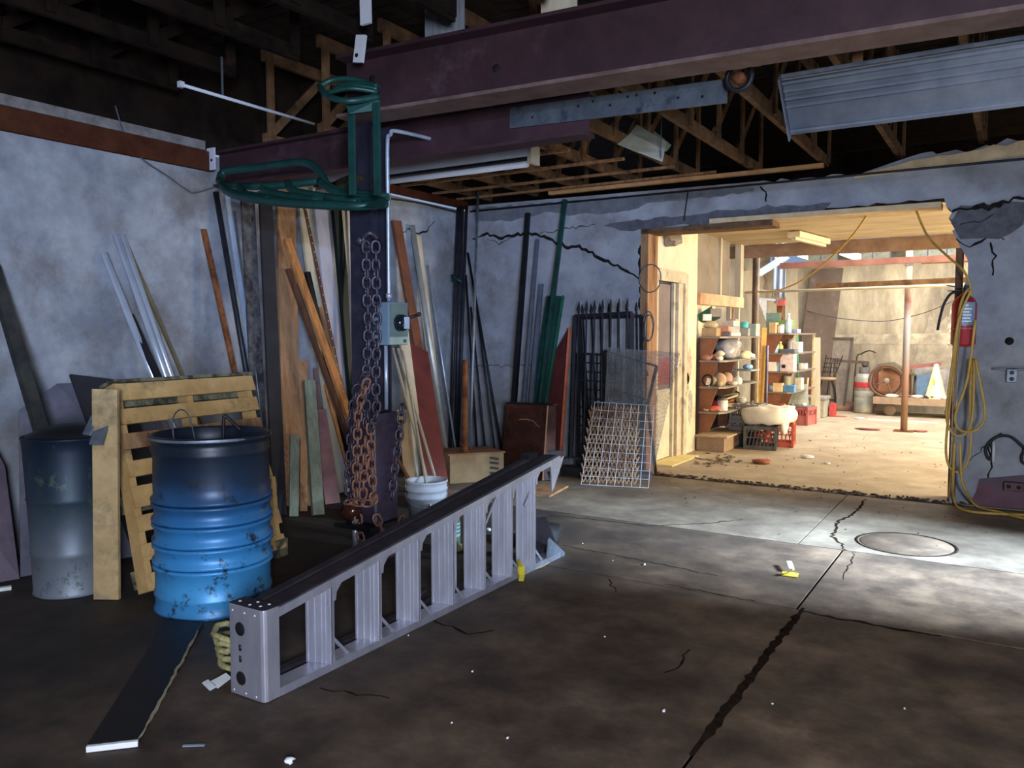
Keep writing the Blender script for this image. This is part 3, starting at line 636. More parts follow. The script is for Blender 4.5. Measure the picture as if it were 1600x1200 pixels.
obj('dark_bar', MB().bar(G(40, 890, .01)+V((-.3, 0, 0)), WX(-30, 470, XL+.04), .035, .02, V((0, 1, 0))), CHR, label='dark narrow bar at the left edge, behind the mauve sheet', cat='bar')
lean('chrome_pipe', 'shiny steel pipe leaning on left wall, shortest and leftmost of three', 'pipe', (162, 395), (318, 790), 0, r=.026, mat=chrome)
lean('chrome_pipe', 'shiny steel pipe leaning on left wall, the middle of three', 'pipe', (181, 366), (331, 795), 0, r=.026, mat=chrome, off=.05)
lean('chrome_pipe', 'shiny steel pipe leaning on left wall, rightmost of three', 'pipe', (191, 367), (341, 800), 0, r=.022, mat=chrome, off=.025)
lean('wooden_stick', 'thin olive-brown stick beside the shiny pipes', 'stick', (197, 380), (372, 792), .022, .02, M('olive_stick', '5a523c', '756a4c', 9, .9), off=.03, xb=.28)
obj('rubber_strip', MB().bar(WX(203, 492, XL+.09), WX(270, 640, XL+.30), .05, .02, V((0, 1, 0))), black_st, label='black rubber strip tied to the lower part of the shiny pipes', cat='strip')
lean('rusty_bar', 'rust-brown flat bar leaning on the left wall, left of the pile', 'bar', (318, 358), (412, 790), .045, .02, rust, off=.04)
lean('dark_pipe', 'thin dark pipe right of the rust-brown bar', 'pipe', (337, 300), (418, 776), 0, r=.022, mat=dark_pipe, off=.03)
lean('grey_strip', 'narrow pale blue strip board beside the thin dark pipe', 'strip', (352, 290), (425, 786), .045, .015, M('pale_blue_strip', '8f9db0', 'a8b5c4', 6, .7), off=.05)
lean('thin_conduit', 'thin silver conduit between dark pipe and rough grey board', 'pipe', (366, 330), (424, 772), 0, r=.008, mat=galv_d, off=.1)
lean('rough_board', 'rough bark-grey board under the green rack', 'board', (386, 300), (411, 789), .13, .02, BRK, off=.09)
lean('black_board', 'broad black board in the middle of the dark pile', 'board', (414, 302), (436, 786), .13, .02, CHR, off=.14)
lean('thin_conduit', 'thin bluish conduit in front of the broad black board', 'pipe', (424, 308), (425, 760), 0, r=.008, mat=galv, off=.1)
lean('tan_board', 'wide dull tan board right of the black board', 'board', (446, 300), (455, 778), .20, .03, TAN, off=.05)
lean('cream_board', 'tall cream board behind the orange plank', 'board', (473, 292), (535, 770), .17, .025, CRM, off=.035)
lean('lilac_board', 'tall pale lilac board left of the dark green beam', 'board', (497, 296), (548, 768), .15, .02, LIL, off=.08)
lean('cream_board', 'narrow cream board close right of the dark green beam', 'board', (531, 300), (574, 766), .07, .02, CRM, off=.05)
lean('white_stick', 'bright white square stick left of the chained post', 'stick', (541, 300), (562, 755), .03, .03, WHT, off=.17)
lean('grey_sheet', 'broad pale grey sheet behind the chained post', 'sheet', (566, 296), (600, 762), .22, .012, M('pale_grey_sheet', 'a19d9a', 'b5b0ab', 4, .8), off=.03)
pb = lean('drilled_strip', 'brown drilled angle strip with a row of pale holes', 'strip', (472, 305), (572, 792), .035, .006, BRN, off=.12)
a = WX(472, 305, XL+.12); b = G(572, 792); mb = MB()
for k in range(24):
    q = b.lerp(a, .3+.68*k/24)+V((.007, 0, 0)); mb.lathe(q, [(0, 0.002), (.004, .002), (.005, -.001)], 6, V((1, 0, 0)))
obj('hole', mb, WHT, pb, kind='stuff')
lean('green_beam', 'dark green square steel beam, tallest in the pile', 'beam', (522, 290), (566, 778), .10, .04, M('near_black_green', '081a1a', '0f2626', 6, .5, .1), off=.1)
lean('grey_rod', 'thin grey rod just right of the bright white stick', 'rod', (549, 362), (566, 760), 0, r=.011, mat=galv_d, off=.22)
lean('red_brown_board', 'short red-brown board left of the chained post', 'board', (562, 462), (588, 770), .09, .02, redbrown, off=.14)
lean('orange_plank', 'long orange-brown plank slanting across the pile', 'plank', (448, 373), (603, 815), .07, .03, ORG, off=.24)
lean('brown_plank', 'dark edge-worn plank just under the orange-brown plank', 'plank', (450, 420), (592, 820), .055, .02, BRN, off=.20)
lean('black_bar', 'short black bar behind the orange plank top', 'bar', (480, 425), (560, 780), .05, .03, black_st, off=.16)
lean('thin_lath', 'thin weathered lath right of the orange plank', 'lath', (500, 480), (590, 800), .035, .012, TAN, off=.22)
# front, lower boards of the pile (rest on the boards behind)
def fboard(name, label, top, bot, w, th, mat, dz=.25, cat='board', side=None):
    b = G(*bot); b.z = .006; q = b+V((-dz, .04, 0)); a = WX(top[0], top[1], q.x)
    return obj(name, MB().bar(b, a, w, th, side or V((.45, .9, 0))), mat, label=label, cat=cat)
pn = fboard('brown_board', 'rectangular brown panel with a metal mesh edge, low in the pile', (468, 562), (472, 792), .14, .02, TAN, .3)
bpt = G(462, 790)
fboard('short_board', 'short olive-tan board under the brown panel, left of two', (460, 680), (459, 808), .07, .02, GGR, .15)
fboard('short_board', 'short dark tan board under the brown panel, right of two', (475, 686), (474, 800), .06, .02, TAN, .15)
fboard('grey_green_post', 'thick grey-green board end standing at the front of the pile', (483, 595), (497, 806), .09, .05, GGR, .3)
fboard('mauve_board', 'reddish-mauve wedge board right of the grey-green post', (497, 640), (520, 788), .13, .02, MAU, .25)
fboard('red_lath', 'thin reddish lath behind the grey-green post', (492, 575), (515, 780), .03, .015, MAU, .35, 'lath')
fboard('grey_strip', 'narrow grey strip between mauve wedge and chains', (517, 610), (537, 765), .045, .015, GRY, .3, 'strip')
fboard('grey_strip', 'short pale grey strip nearest to the chains', (527, 690), (541, 762), .03, .015, GRY, .12, 'strip')
fboard('splintered_plank', 'splintered brown plank end in front of the chains', (512, 600), (560, 775), .08, .03, ORG, .3)
fboard('white_peg', 'short white peg at the foot of the pile', (483, 745), (488, 775), .02, .02, WHT, .04, 'peg')
fboard('mesh_strip', 'rusty wire mesh strip hanging at the dark left edge of the pile', (447, 562), (447, 790), .05, .006, M('flecked_mesh_edge', '4a3a30', 'a89a86', 40, .6, .4, .6), .15, 'mesh')
mm = MB(); a = G(443, 795); a.z = .02
for k in range(10):
    for j in (-1, 0, 1):
        q = a+V((.02, .03*j, .06*k+.02)); mm.tube([q+V((0, -.015, 0)), q+V((0, 0, .03)), q+V((0, .015, 0)), q+V((0, 0, -.03))], .0025, 4, True)
obj('wire_mesh', mm, M('mesh_rust', '7d5648', '9a7564', 20, .6, .3), label='small piece of diamond mesh low at the pile left edge', cat='mesh', kind='stuff')

# right of the post
lean('brown_board', 'tall brown board leaning right of the chained post', 'board', (619, 345), (690, 762), .13, .03, M('rust_brown_board', '5c321f', '74432b', 6, .8, c3='4a2b20', s3=2, t3=.58), off=.05)
rb = lean('red_steel_plank', 'wide dark red steel plank with a raised pale edge', 'plank', (651, 543), (683, 768), .26, .03, redbrown, off=.55)
lean('pale_pipe', 'long pale galvanised pipe leaning by the dark red plank', 'pipe', (644, 352), (703, 745), 0, r=.028, mat=M('pale_pipe', 'a5a8a4', 'c2c5bf', 5, .4, .5, .05), off=.05)
lean('pale_sheet_strip', 'wide pale sheet strip behind the long pale pipe', 'strip', (651, 368), (696, 742), .14, .01, CRM, off=.03)
lean('thin_conduit', 'thin silver conduit right of the long pale pipe', 'pipe', (668, 414), (718, 742), 0, r=.012, mat=galv, off=.04)
lean('cardboard_board', 'pale board behind the electrical box and sticks', 'board', (628, 500), (660, 762), .12, .02, CRM, off=.5)
for k, (tp, bt, lb) in enumerate((((614, 545), (668, 752), 'leftmost'), ((622, 545), (680, 748), 'middle'), ((630, 548), (664, 745), 'rightmost and shortest'))):
    lean('thin_stick', 'thin pale stick below the electrical box, %s of three' % lb, 'stick', tp, bt, .016, .016, CRM, off=.7+.05*k)
fboard('cardboard_sheet', 'folded tan cardboard sheet behind the white bucket', (633, 640), (648, 768), .17, .01, cardb, .25, 'cardboard')
fboard('cardboard_sheet', 'brown cardboard sheet right of the folded tan one', (655, 655), (665, 748), .17, .01, M('brown_cardboard', '7a6048', '8f7458', 6, .9), .25, 'cardboard')
fboard('thin_lath', 'thin dark lath crossing behind the white bucket', (620, 715), (650, 770), .03, .02, BRN, .2, 'lath')
# corner bundle and wires
co = [((716, 325), (712, 735), .02, 'dark pipe in the room corner, leftmost of the corner bundle'),
      ((722, 322), (728, 735), .024, 'thick dark pipe in the middle of the corner bundle'),
      ((729, 322), (740, 738), .018, 'dark pipe at the right of the corner bundle')]
for tp, bt, r, lb in co:
    a = WX(tp[0], tp[1], XL+.08); b = G(*bt, z=.005) if 0 else None
    b = V((a.x+.10+r, a.y-.45+r*5, .005)); 
    obj('dark_pipe', MB().tube([b, a], r, 8), dark_pipe, label=lb, cat='pipe')
obj('dark_column', MB().bb((XL+.05, 6.75, 0), (XL+.17, 6.95, 1.18)), M('dark_brown_box', '2b2526', '3c3436', 7, .8), label='dark brown boxed post standing at the corner', cat='post')
obj('pipe_clamp', MB().box(WX(712, 437, XL+.06), (.05, .1, .06)).tube([WX(706, 430, XL+.06), WX(720, 440, XL+.2)], .015, 6), green_st, label='small dark green clamp on the corner pipe', cat='clamp')
for k, (tp, bt, r, m_, lb) in enumerate((((747, 300), (733, 748), .014, galv_d, 'grey pipe rising to the ceiling by the corner'),
      ((731, 395), (790, 738), .013, black_st, 'black rod slanting right from the corner, longest'),
      ((736, 480), (762, 740), .012, dark_pipe, 'dark rod near the corner, second of the slanting ones'),
      ((728, 430), (748, 742), .012, black_st, 'black rod near the corner, steepest of the slanting ones'),
      ((742, 455), (778, 742), .010, dark_pipe, 'thin dark rod at the right of the slanting ones'))):
    lean('thin_rod' if k else 'grey_pipe', lb, 'rod' if k else 'pipe', tp, bt, 0, r=r, mat=m_, off=.06 if k else .45, wall='B')
# back-wall leaning stock
lean('black_beam', 'black square steel tube leaning on the back wall', 'beam', (825, 333), (797, 722), .045, .045, black_st, off=.05, wall='B')
lean('grey_channel', 'tall narrow grey channel right of the black square tube', 'channel', (840, 374), (812, 722), .035, .03, M('blue_grey_channel', '5c6472', '727a88', 8, .5, .4), off=.04, wall='B')
lean('grey_channel', 'shorter grey channel between the tall one and the green beam', 'channel', (846, 444), (822, 724), .045, .03, M('blue_grey_channel', ''), off=.06, wall='B')
lean('green_bar', 'thin dark green square bar reaching to the wall top', 'bar', (883, 312), (836, 700), .04, .04, green_st, off=.06, wall='B')
gb = thing('green_channel', 'wide dark green channel beam with a bright green edge', 'beam', G(842, 728))
a = WY(871, 462, YB-.12); b = G(830, 726)
obj('web', MB().bar(b+V((0, 0, .01)), a, .17, .012, V((1, 0, 0))), green_st, gb)
obj('flange', MB().bar(b+V((.085, -.03, .01)), a+V((.085, -.03, 0)), .010, .035, V((1, 0, 0))), green_br, gb)
obj('flange', MB().bar(b+V((-.085, -.03, .01)), a+V((-.085, -.03, 0)), .008, .07, V((1, 0, 0))), green_st, gb)
rbd = thing('red_board', 'tall red-brown board with a bright orange edge by the iron fence', 'board', G(878, 735))
b = G(873, 737); a = WY(889, 512, YB-.10)
P = [b+V((-.33, .12, .0)), b+V((0, 0, 0)), a, a+V((-.04, .03, -.04)), WY(862, 560, YB-.08)]
obj('face', MB().prism([p+V((0, 0, .005)) for p in P], (0, .02, 0)), redbrown, rbd)
obj('edge', MB().bar(b+V((.012, 0, .005)), a+V((.012, 0, 0)), .024, .03, V((1, 0, 0))), orange, rbd)
# rusty plate box
rp = thing('rusty_steel_box', 'broad rusty steel cabinet panel with scratches, tilted back', 'panel', G(825, 740))
bl, br = G(782, 742), G(848, 752); bl.z = br.z = .01
tl = WY(791, 631, bl.y+.22); tr = WY(856, 634, br.y+.22)
obj('front', MB().prism([bl, br, tr, tl], (.0, .015, .005)), rust_dk, rp)
br2 = br+V((.08, .10, 0)); tr2 = tr+V((.06, .06, 0))
obj('side', MB().prism([br+V((.002, 0, 0)), br2, tr2, tr+V((.002, 0, 0))], (-.005, .01, 0)), M('dark_rust_plate', ''), rp)
obj('edge', MB().bar(br, tr, .012, .008), M('worn_edge', 'b98a63', 'd2a883', 10, .6, .3), rp)
obj('top', MB().bar(tl+V((0, .04, .01)), tr+V((.06, .05, .01)), .08, .01, V((0, 1, 0))), black_st, rp)
obj('scratch', ribbon([tl.lerp(tr, .35).lerp(bl.lerp(br, .35), .22), tl.lerp(tr, .6).lerp(bl.lerp(br, .6), .2), tl.lerp(tr, .85).lerp(bl.lerp(br, .85), .30)], .012, (0, -.97, .2), .003, .004, 5), M('worn_edge', ''), rp)
obj('steel_block', MB().bb(G(838, 749)+V((0, .0, 0)), G(866, 749)+V((0, .12, .09))), blk, label='small dark block on the floor in front of the rusty panel', cat='block')
obj('steel_angle', MB().bb(G(865, 742, .02)+V((0, .1, 0)), V((-3.2, 7.58, .07))), dark_pipe, label='dark steel angle lying along the foot of the back wall', cat='angle')
obj('grey_block', MB().box(V((-3.88, 7.35, .115)), (.12, .1, .06)), galv_d, label='small pale grey block at the foot of the iron fence', cat='block')
obj('flat_board', MB().box(G(845, 765, .01), (.36, .5, .018), Matrix.Rotation(.15, 3, 'Z')), TAN, label='thin flat tan board lying on the floor beyond the ladder', cat='board')

# wooden box with rusty pipe stand
bx = thing('wooden_box', 'dusty brown slotted wooden box on the floor behind the bucket', 'box', G(717, 757))
c0 = G(703, 757); hh = .27; u = V((.34, .42, 0)); vv = V((-.34, .20, 0))
P = [c0, c0+u, c0+u+vv, c0+vv]
obj('body', MB().prism([p+V((0, 0, .004)) for p in P], (0, 0, hh)), cardb, bx, bevel=.004)
obj('lid', MB().prism([p+V((0, 0, hh+.005)) for p in [c0-V((.01, .01, 0)), c0+u*1.03, c0+u*1.03+vv*1.04, c0+vv*1.04-V((.01, .0, 0))]], (0, 0, .015)), M('dusty_lid', '8a654c', 'a07c60', 6, .9), bx)
mb = MB(); ud = u.normalized(); od = V((ud.y, -ud.x, 0))
for zz in (.09, .14, .19, .235): mb.bar(c0+u*.74+od*.003+V((0, 0, zz)), c0+u*.9+od*.003+V((0, 0, zz-.015)), .022, .008, V((0, 0, 1)))
obj('slot', mb, blk, bx, kind='stuff')
q = c0+u*.35+vv*.25+V((0, 0, hh+.022)); tp = WY(720, 562, q.y)
pp = thing('rusty_pipe', 'rusty upright pipe standing on the wooden box', 'pipe', q)
obj('shaft', MB().tube([q, V((q.x+.01, q.y, tp.z))], .028, 10), rust, pp)
obj('collar', MB().lathe(q, [(.05, 0), (.05, .012), (.032, .014), (.032, .06), (.045, .065), (.045, .075), (.03, .08)], 12), rust, pp)
obj('short_pipe', MB().tube([G(695, 800)+V((0, 0, .002)), G(695, 800)+V((0, 0, .24))], .02, 10), galv_d, label='short upright steel pipe between the bucket and the ladder', cat='pipe')

# bucket
bk = V((-3.68, 4.72, 0)); bu = thing('white_bucket', 'white plastic bucket standing behind the ladder', 'bucket', bk)
prof = [(0, .004), (.125, .004), (.128, .0), (.142, .22), (.15, .222), (.15, .235), (.144, .237), (.146, .275), (.155, .278), (.155, .29), (.148, .292), (.15, .335), (.158, .34), (.158, .35), (.15, .352), (.14, .345), (.125, .04), (0, .04)]
obj('shell', MB().lathe(bk, prof, 36), M('bucket_plastic', 'b7bcc2', 'cdd1d6', 6, .45, c3='8d7a68', s3=5, t3=.64), bu)
obj('content', MB().lathe(bk, [(0, .305), (.142, .30)], 20), C('2c2a28'), bu)
obj('handle', MB().tube(smoothpath([bk+V((.158*math.cos(a_), .158*math.sin(a_), .26-.09*math.sin((a_+2.6)/3.14*math.pi))) for a_ in [-2.6+.35*i for i in range(10)]], 3), .003, 5), galv, bu)
# jug seen through the ladder
q = G(678, 880); jg = thing('green_jug', 'green and white labelled can seen through the ladder', 'can', q+V((-.1, .3, 0))); q = q+V((-.1, .3, 0))
obj('body', MB().lathe(q, [(0, 0), (.07, 0), (.072, .01), (.072, .2), (.065, .22), (.02, .235), (.02, .26), (0, .26)], 20), C('5d7358'), jg)
obj('label', MB().lathe(q, [(.0735, .10), (.0735, .19)], 20), C('9db5b0'), jg)
mb = MB()
for zz in (.12, .145, .17): mb.lathe(q, [(.0742, zz), (.0742, zz+.008)], 20)
obj('print', mb, C('2f5b4c'), jg)
obj('black_bag', MB().blob(V((-2.72, 4.75, .06)), (.30, .34, .16), 8, 12, 8, .2, 1), blk, label='crumpled black plastic behind the far end of the ladder', cat='bag')
obj('fitting', MB().lathe(G(715, 860), [(0, 0), (.03, 0), (.03, .04), (.02, .045), (0, .045)], 10), C('8e8458'), label='small brass-coloured fitting on the floor behind the ladder', cat='fitting')
obj('pale_stone', MB().blob(G(763, 830)+V((0, 0, .012)), (.05, .03, .025), 3), WHT, label='small pale stone on the floor behind the ladder', cat='stone')
# dark plates on the floor behind ladder
obj('floor_pipe', MB().tube([G(600, 985, .02)+V((-.1, .25, 0)), G(640, 950, .02)+V((-.1, .25, 0))], .015, 8), M('teal_pipe', '4f6f78', '67868d', 6, .5, .3), label='short teal pipe lying on the floor behind the ladder treads', cat='pipe')

# rope coil and paper behind ladder cap
q = V((-2.80, 2.28, 0)); mb = MB()
for k in range(5):
    rr = random.Random(k); pts = []
    for i in range(14):
        a_ = 2*math.pi*i/14; pts.append(q+V((.10*math.cos(a_)*(1+.1*rr.uniform(-1, 1)), (.07+.01*k)*math.sin(a_), .02+.028*k+.03*math.sin(a_+k)*rr.random()+.02)))
    mb.tube(pts, .014, 6, True)
obj('rope_coil', mb, rope_m, label='yellow-green rope coil on the floor behind the ladder cap', cat='rope')
obj('paper_scrap', MB().prism([V((-2.78, 2.10, .002)), V((-2.70, 2.08, .002)), V((-2.68, 2.13, .03)), V((-2.74, 2.15, .03))], (0, .004, .002)).prism([V((-2.80, 2.08, .002)), V((-2.71, 2.05, .002)), V((-2.70, 2.07, .01)), V((-2.79, 2.10, .01))], (0, .004, .002)), paper, label='folded white paper scrap beside the ladder cap', cat='paper')

# ================================================================ POST with chains, box, conduit
PC = V((-3.52, 3.95, 0))
po = thing('steel_post', 'dark steel column hung with rusty chains, carrying the long beam', 'post', PC)
poM = M('post_steel', '20202c', '30303f', 5, .5, .35, .12, c3='4a3a44', s3=3, t3=.6)
obj('flange', MB().bb(PC+V((-.09, -.09, .02)), PC+V((.09, -.078, 2.745))), poM, po)
obj('flange', MB().bb(PC+V((-.09, .078, .02)), PC+V((.09, .09, 2.745))), poM, po)
obj('web', MB().bb(PC+V((-.006, -.078, .02)), PC+V((.006, .078, 2.745))), poM, po)
obj('base_plate', MB().bb(PC+V((-.16, -.16, 0)), PC+V((.16, .16, .02))), rust_dk, po)
obj('guard_box', MB().bb(PC+V((-.105, -.11, .23)), PC+V((.115, .105, .93))), M('guard_steel', '352c3c', '54465a', 5, .45, .4, .15, c3='262230', s3=2.4, t3=.55), po)
obj('guard_edge', MB().bb(PC+V((.110, -.115, .23)), PC+V((.12, -.105, .93))), galv_d, po)
# conduit
cd = thing('conduit', 'galvanised conduit running down the post to the electrical box', 'conduit', PC+V((.15, -.05, 1.6)))
cx, cy = WY(606, 300, 3.97).x, 3.97
a = G(733, 233, 2.72)
obj('pipe', MB().tube(smoothpath([(cx, cy, 1.64), (cx, cy, 2.2), (cx, cy, 2.62), (cx, cy+.03, 2.69), (cx+.01, cy+.12, 2.725), (a.x, a.y, 2.722)], 6), .013, 8), galv, cd)
obj('pipe', MB().tube([(a.x, a.y, 2.722), (a.x-.9, a.y+.02, 2.70)], .012, 8), galv_d, cd)
obj('coupling', MB().lathe((cx, cy, 2.28), [(.013, 0), (.018, .002), (.018, .04), (.013, .042)], 10), galv, cd)
obj('coupling', MB().lathe((cx, cy, 1.66), [(.013, 0), (.02, .002), (.02, .03), (.013, .032)], 10), galv, cd)
obj('pipe', MB().tube([(cx-.03, cy, .95), (cx-.03, cy, 1.36)], .013, 8), galv, cd)
# box
eb = thing('switch_box', 'grey electrical switch box on the chained post', 'switch box', V((cx, cy-.03, 1.36)))
x0, x1 = cx-.07, cx+.055; y0, y1 = cy-.07, cy+.12; z0, z1 = 1.365, 1.635
obj('body', MB().bb((x0, y0, z0), (x1, y1, z1)), M('box_grey_paint', '6b7f8e', '7e929f', 5, .45, .2, .05), eb, bevel=.004)
obj('door', MB().bb((x1, y0+.01, z0+.055), (x1+.008, y1-.01, z1-.01)), M('box_green_grey', '56665f', '6b7a70', 5, .5), eb)
obj('bottom_label', MB().bb((x1, y0+.01, z0+.004), (x1+.006, y1-.01, z0+.05)), M('label_green', '8f9c86', 'a5b09a', 5, .6), eb)
obj('label_mark', MB().bb((x1+.006, y1-.055, z0+.015), (x1+.008, y1-.025, z0+.035)), C('2f4a3c'), eb)
obj('meter_glass', MB().lathe((x1+.008, (y0+y1)/2, z0+.14), [(.055, 0), (.052, .035), (.04, .05), (0, .055)], 20, V((1, 0, 0))), M('meter_black', '10161c', '1a222a', 5, .12), eb)
obj('meter_plate', MB().box((x1+.06, (y0+y1)/2+.01, z0+.14), (.006, .05, .075)), M('plate_pale', '9aa7b2', 'b4bfc8', 5, .3), eb)
obj('lever', MB().tube([(x1+.01, y1-.01, z0+.17), (x1+.05, y1+.03, z0+.19)], .01, 7), black_st, eb)
obj('knob', MB().blob((x1+.06, y1+.04, z0+.195), (.03, .03, .03), 1), blk, eb)

# chains: every link an object sharing one mesh
def link_mesh(nm, L2, W2, r, mat):
    pts = []
    for i in range(6): a_ = math.pi*i/5; pts.append(V((W2*math.cos(a_), 0, L2-W2+W2*math.sin(a_))))
    for i in range(6): a_ = math.pi+math.pi*i/5; pts.append(V((W2*math.cos(a_), 0, -(L2-W2)+W2*math.sin(a_))))
    return mesh_of(nm, MB().tube(pts, r, 6, True), mat, V((0, 0, 0)))
chm = M('chain_iron', '39343f', '564e58', 20, .45, .5, .3)
chr_ = M('chain_rust', '7a5140', '9d7460', 20, .6, .4, .4)
lk1 = link_mesh('chain_link', .038, .0235, .0085, chm); lk2 = link_mesh('chain_link', .038, .0235, .0085, chr_)
def chain(label, pts, me, pitch=.055, seed=0):
    P = smoothpath(pts, 8); t = thing('chain', label, 'chain', P[0])
    rr = random.Random(seed); d = 0; k = 0; nxt = 0
    for a, b in zip(P[:-1], P[1:]):
        L = (b-a).length
        while nxt <= d+L:
            p = a.lerp(b, (nxt-d)/L if L else 0); dr = (b-a).normalized()
            q = dr.to_track_quat('Z', 'Y') @ Matrix.Rotation((math.pi/2 if k % 2 else 0)+rr.uniform(-.25, .25)+.6, 3, 'Z').to_quaternion()
            piece('chain_link', me, p, t, q); nxt += pitch; k += 1
        d += L
    return t
Yc = PC.y-.135
def c(px, py, y=Yc): return WY(px, py, y)
hk = thing('chain_hook', 'iron hook and shackle at the top of the hanging chains', 'hook', c(574, 370))
obj('hook', MB().tube(smoothpath([c(588, 372, Yc+.05), c(578, 364), c(568, 372), c(570, 384), c(580, 386)], 5), .016, 8), chm, hk)
obj('knob', MB().blob(c(562, 376), (.06, .05, .06), 2), chm, hk)
obj('bracket', MB().bar(c(585, 368, Yc+.055), c(592, 385, Yc+.055), .05, .02), black_st, hk)
chain('iron chain hanging straight from the hook, left strand', [c(572, 386), c(573, 450), c(575, 520), c(572, 600), c(573, 665)], lk1, seed=1)
chain('iron chain hanging from the hook, right strand ending in a loop', [c(587, 386), c(588, 450), c(589, 520), c(587, 600), c(588, 640), c(580, 668), c(574, 640)], lk1, seed=2)
chain('chain wrapped outermost on the left of the post foot', [c(570, 588), c(556, 612), c(549, 660), c(547, 720), c(546, 775), c(550, 790)], lk1, seed=3)
chain('blackish chain second from the left on the post foot', [c(572, 600, Yc-.03), c(561, 640, Yc-.03), c(558, 700, Yc-.03), c(556, 782, Yc-.03)], lk2, seed=4)
chain('rusty chain in the middle of the strands on the post foot', [c(571, 690, Yc-.02), c(569, 735, Yc-.03), c(567, 782, Yc-.03)], lk2, seed=5)
chain('rusty chain right of the middle on the post foot', [c(579, 670), c(581, 730), c(584, 782)], lk2, seed=6)
chain('rusty chain lying along the front edge of the post foot', [c(545, 784, Yc-.05), c(560, 786, Yc-.07), c(578, 785, Yc-.05), c(588, 770, Yc-.04)], lk2, seed=7)
chain('short chain hanging at the right side of the guard box', [WX(628, 640, PC.x+.15), WX(624, 680, PC.x+.15), WX(616, 740, PC.x+.15), WX(612, 785, PC.x+.15)], lk1, seed=8)
chain('rusty chain heaped at the foot of the post, left of the plate', [c(560, 812, Yc), c(562, 835, Yc), c(570, 855, Yc), c(584, 862, Yc-.03), c(594, 848, Yc)], lk2, seed=9)
chain('dark chain heaped at the foot of the post, right part', [c(590, 812, Yc-.02), c(598, 830, Yc-.03), c(610, 838, Yc-.04), c(622, 825, Yc), c(628, 808, Yc+.02)], lk2, seed=10)
q = c(549, 800); sw = thing('hook_block', 'shiny rusty iron ball stand at the left of the post foot', 'hook block', V((q.x, q.y, 0)))
obj('ball', MB().blob(q, (.14, .12, .13), 5, 12, 8, .08), M('wet_rust', '3b2118', '5e382a', 6, .18, .5), sw)
obj('stem', MB().tube([V((q.x+.04, q.y, .003)), V((q.x+.03, q.y, q.z-.02))], .022, 10), galv, sw)
obj('foot_shelf', MB().bb(PC+V((-.16, -.20, .195)), PC+V((.15, .12, .225))), black_st, po)
# green racks hung on the post
def tubes(name, paths, r, m, par):
    mb = MB()
    for p in paths: mb.tube(smoothpath(p, 5), r, 8)
    return obj(name, mb, m, par)
rk = thing('green_rack', 'large dark green tubular rack hanging across the post under the beam', 'rack', c(480, 300, 3.75))
tubes('frame', [[c(343, 282, 3.85), c(352, 268, 3.9), c(400, 262, 3.95), c(460, 254, 3.95), c(485, 257, 3.93), (c(500, 270, 3.9)), c(512, 290, 3.85), c(535, 299, 3.85), c(605, 309, 3.85)],
                [c(343, 282, 3.85), c(360, 302, 3.65), c(420, 314, 3.6), c(500, 320, 3.6), c(560, 322, 3.65), c(604, 318, 3.8)]], .028, green_st, rk)
tubes('rail', [[c(345, 290, 3.75), c(420, 291, 3.75), c(490, 284, 3.85), c(508, 282, 3.9)]], .024, green_st, rk)
for pts_ in ([c(410, 292, 3.75), c(425, 302, 3.7), c(500, 314, 3.62)], [c(450, 286, 3.78), c(465, 300, 3.72), c(560, 316, 3.66)], [c(500, 284, 3.85), c(530, 302, 3.78), c(600, 314, 3.8)], [c(375, 292, 3.72), c(385, 304, 3.66), c(420, 313, 3.6)]):
    tubes('slat', [pts_], .026, green_st, rk)
obj('plate', MB().prism([c(350, 296, 3.66), c(430, 306, 3.66), c(600, 309, 3.72), c(600, 323, 3.66), c(520, 326, 3.6), c(420, 320, 3.6), c(370, 310, 3.62)], (0, .02, .01)), green_st, rk)
def cr(px, py, y): return WY(px, py, y-.27)
rk2 = thing('green_rack', 'small dark green slatted rack above the large one, on the post', 'rack', cr(550, 150, 3.8))
tubes('frame', [[cr(500, 135, 3.75), cr(520, 125, 3.8), cr(555, 124, 3.85), cr(592, 138, 3.9)], [cr(500, 135, 3.75), cr(512, 150, 3.7), cr(545, 158, 3.7), cr(592, 150, 3.85)]], .018, green_st, rk2)
for dy in (0, 1, 2): tubes('slat', [[cr(512+8*dy, 145-5*dy, 3.72+.04*dy), cr(548+8*dy, 138-4*dy, 3.76+.04*dy), cr(590, 144-5*dy, 3.86)]], .014, green_st, rk2)
obj('cross_plate', MB().prism([cr(540, 160, 3.74), cr(592, 156, 3.84), cr(592, 172, 3.84), cr(545, 178, 3.74)], (0, .012, 0)), green_st, rk2)
for px in (549, 588):
    obj('leg', MB().bar(cr(px, 160, 3.78), cr(px+2, 305, 3.80), .04, .02, V((1, 0, 0))), green_st, rk2)
obj('tangled_rags', MB().blob(c(552, 288, 3.9), (.32, .14, .12), 6, 14, 8, .3), M('dark_tangle', '1a1812', '3b3522', 30, .9, 0, .8), label='dark tangled rags lying on the large green rack', cat='rags')

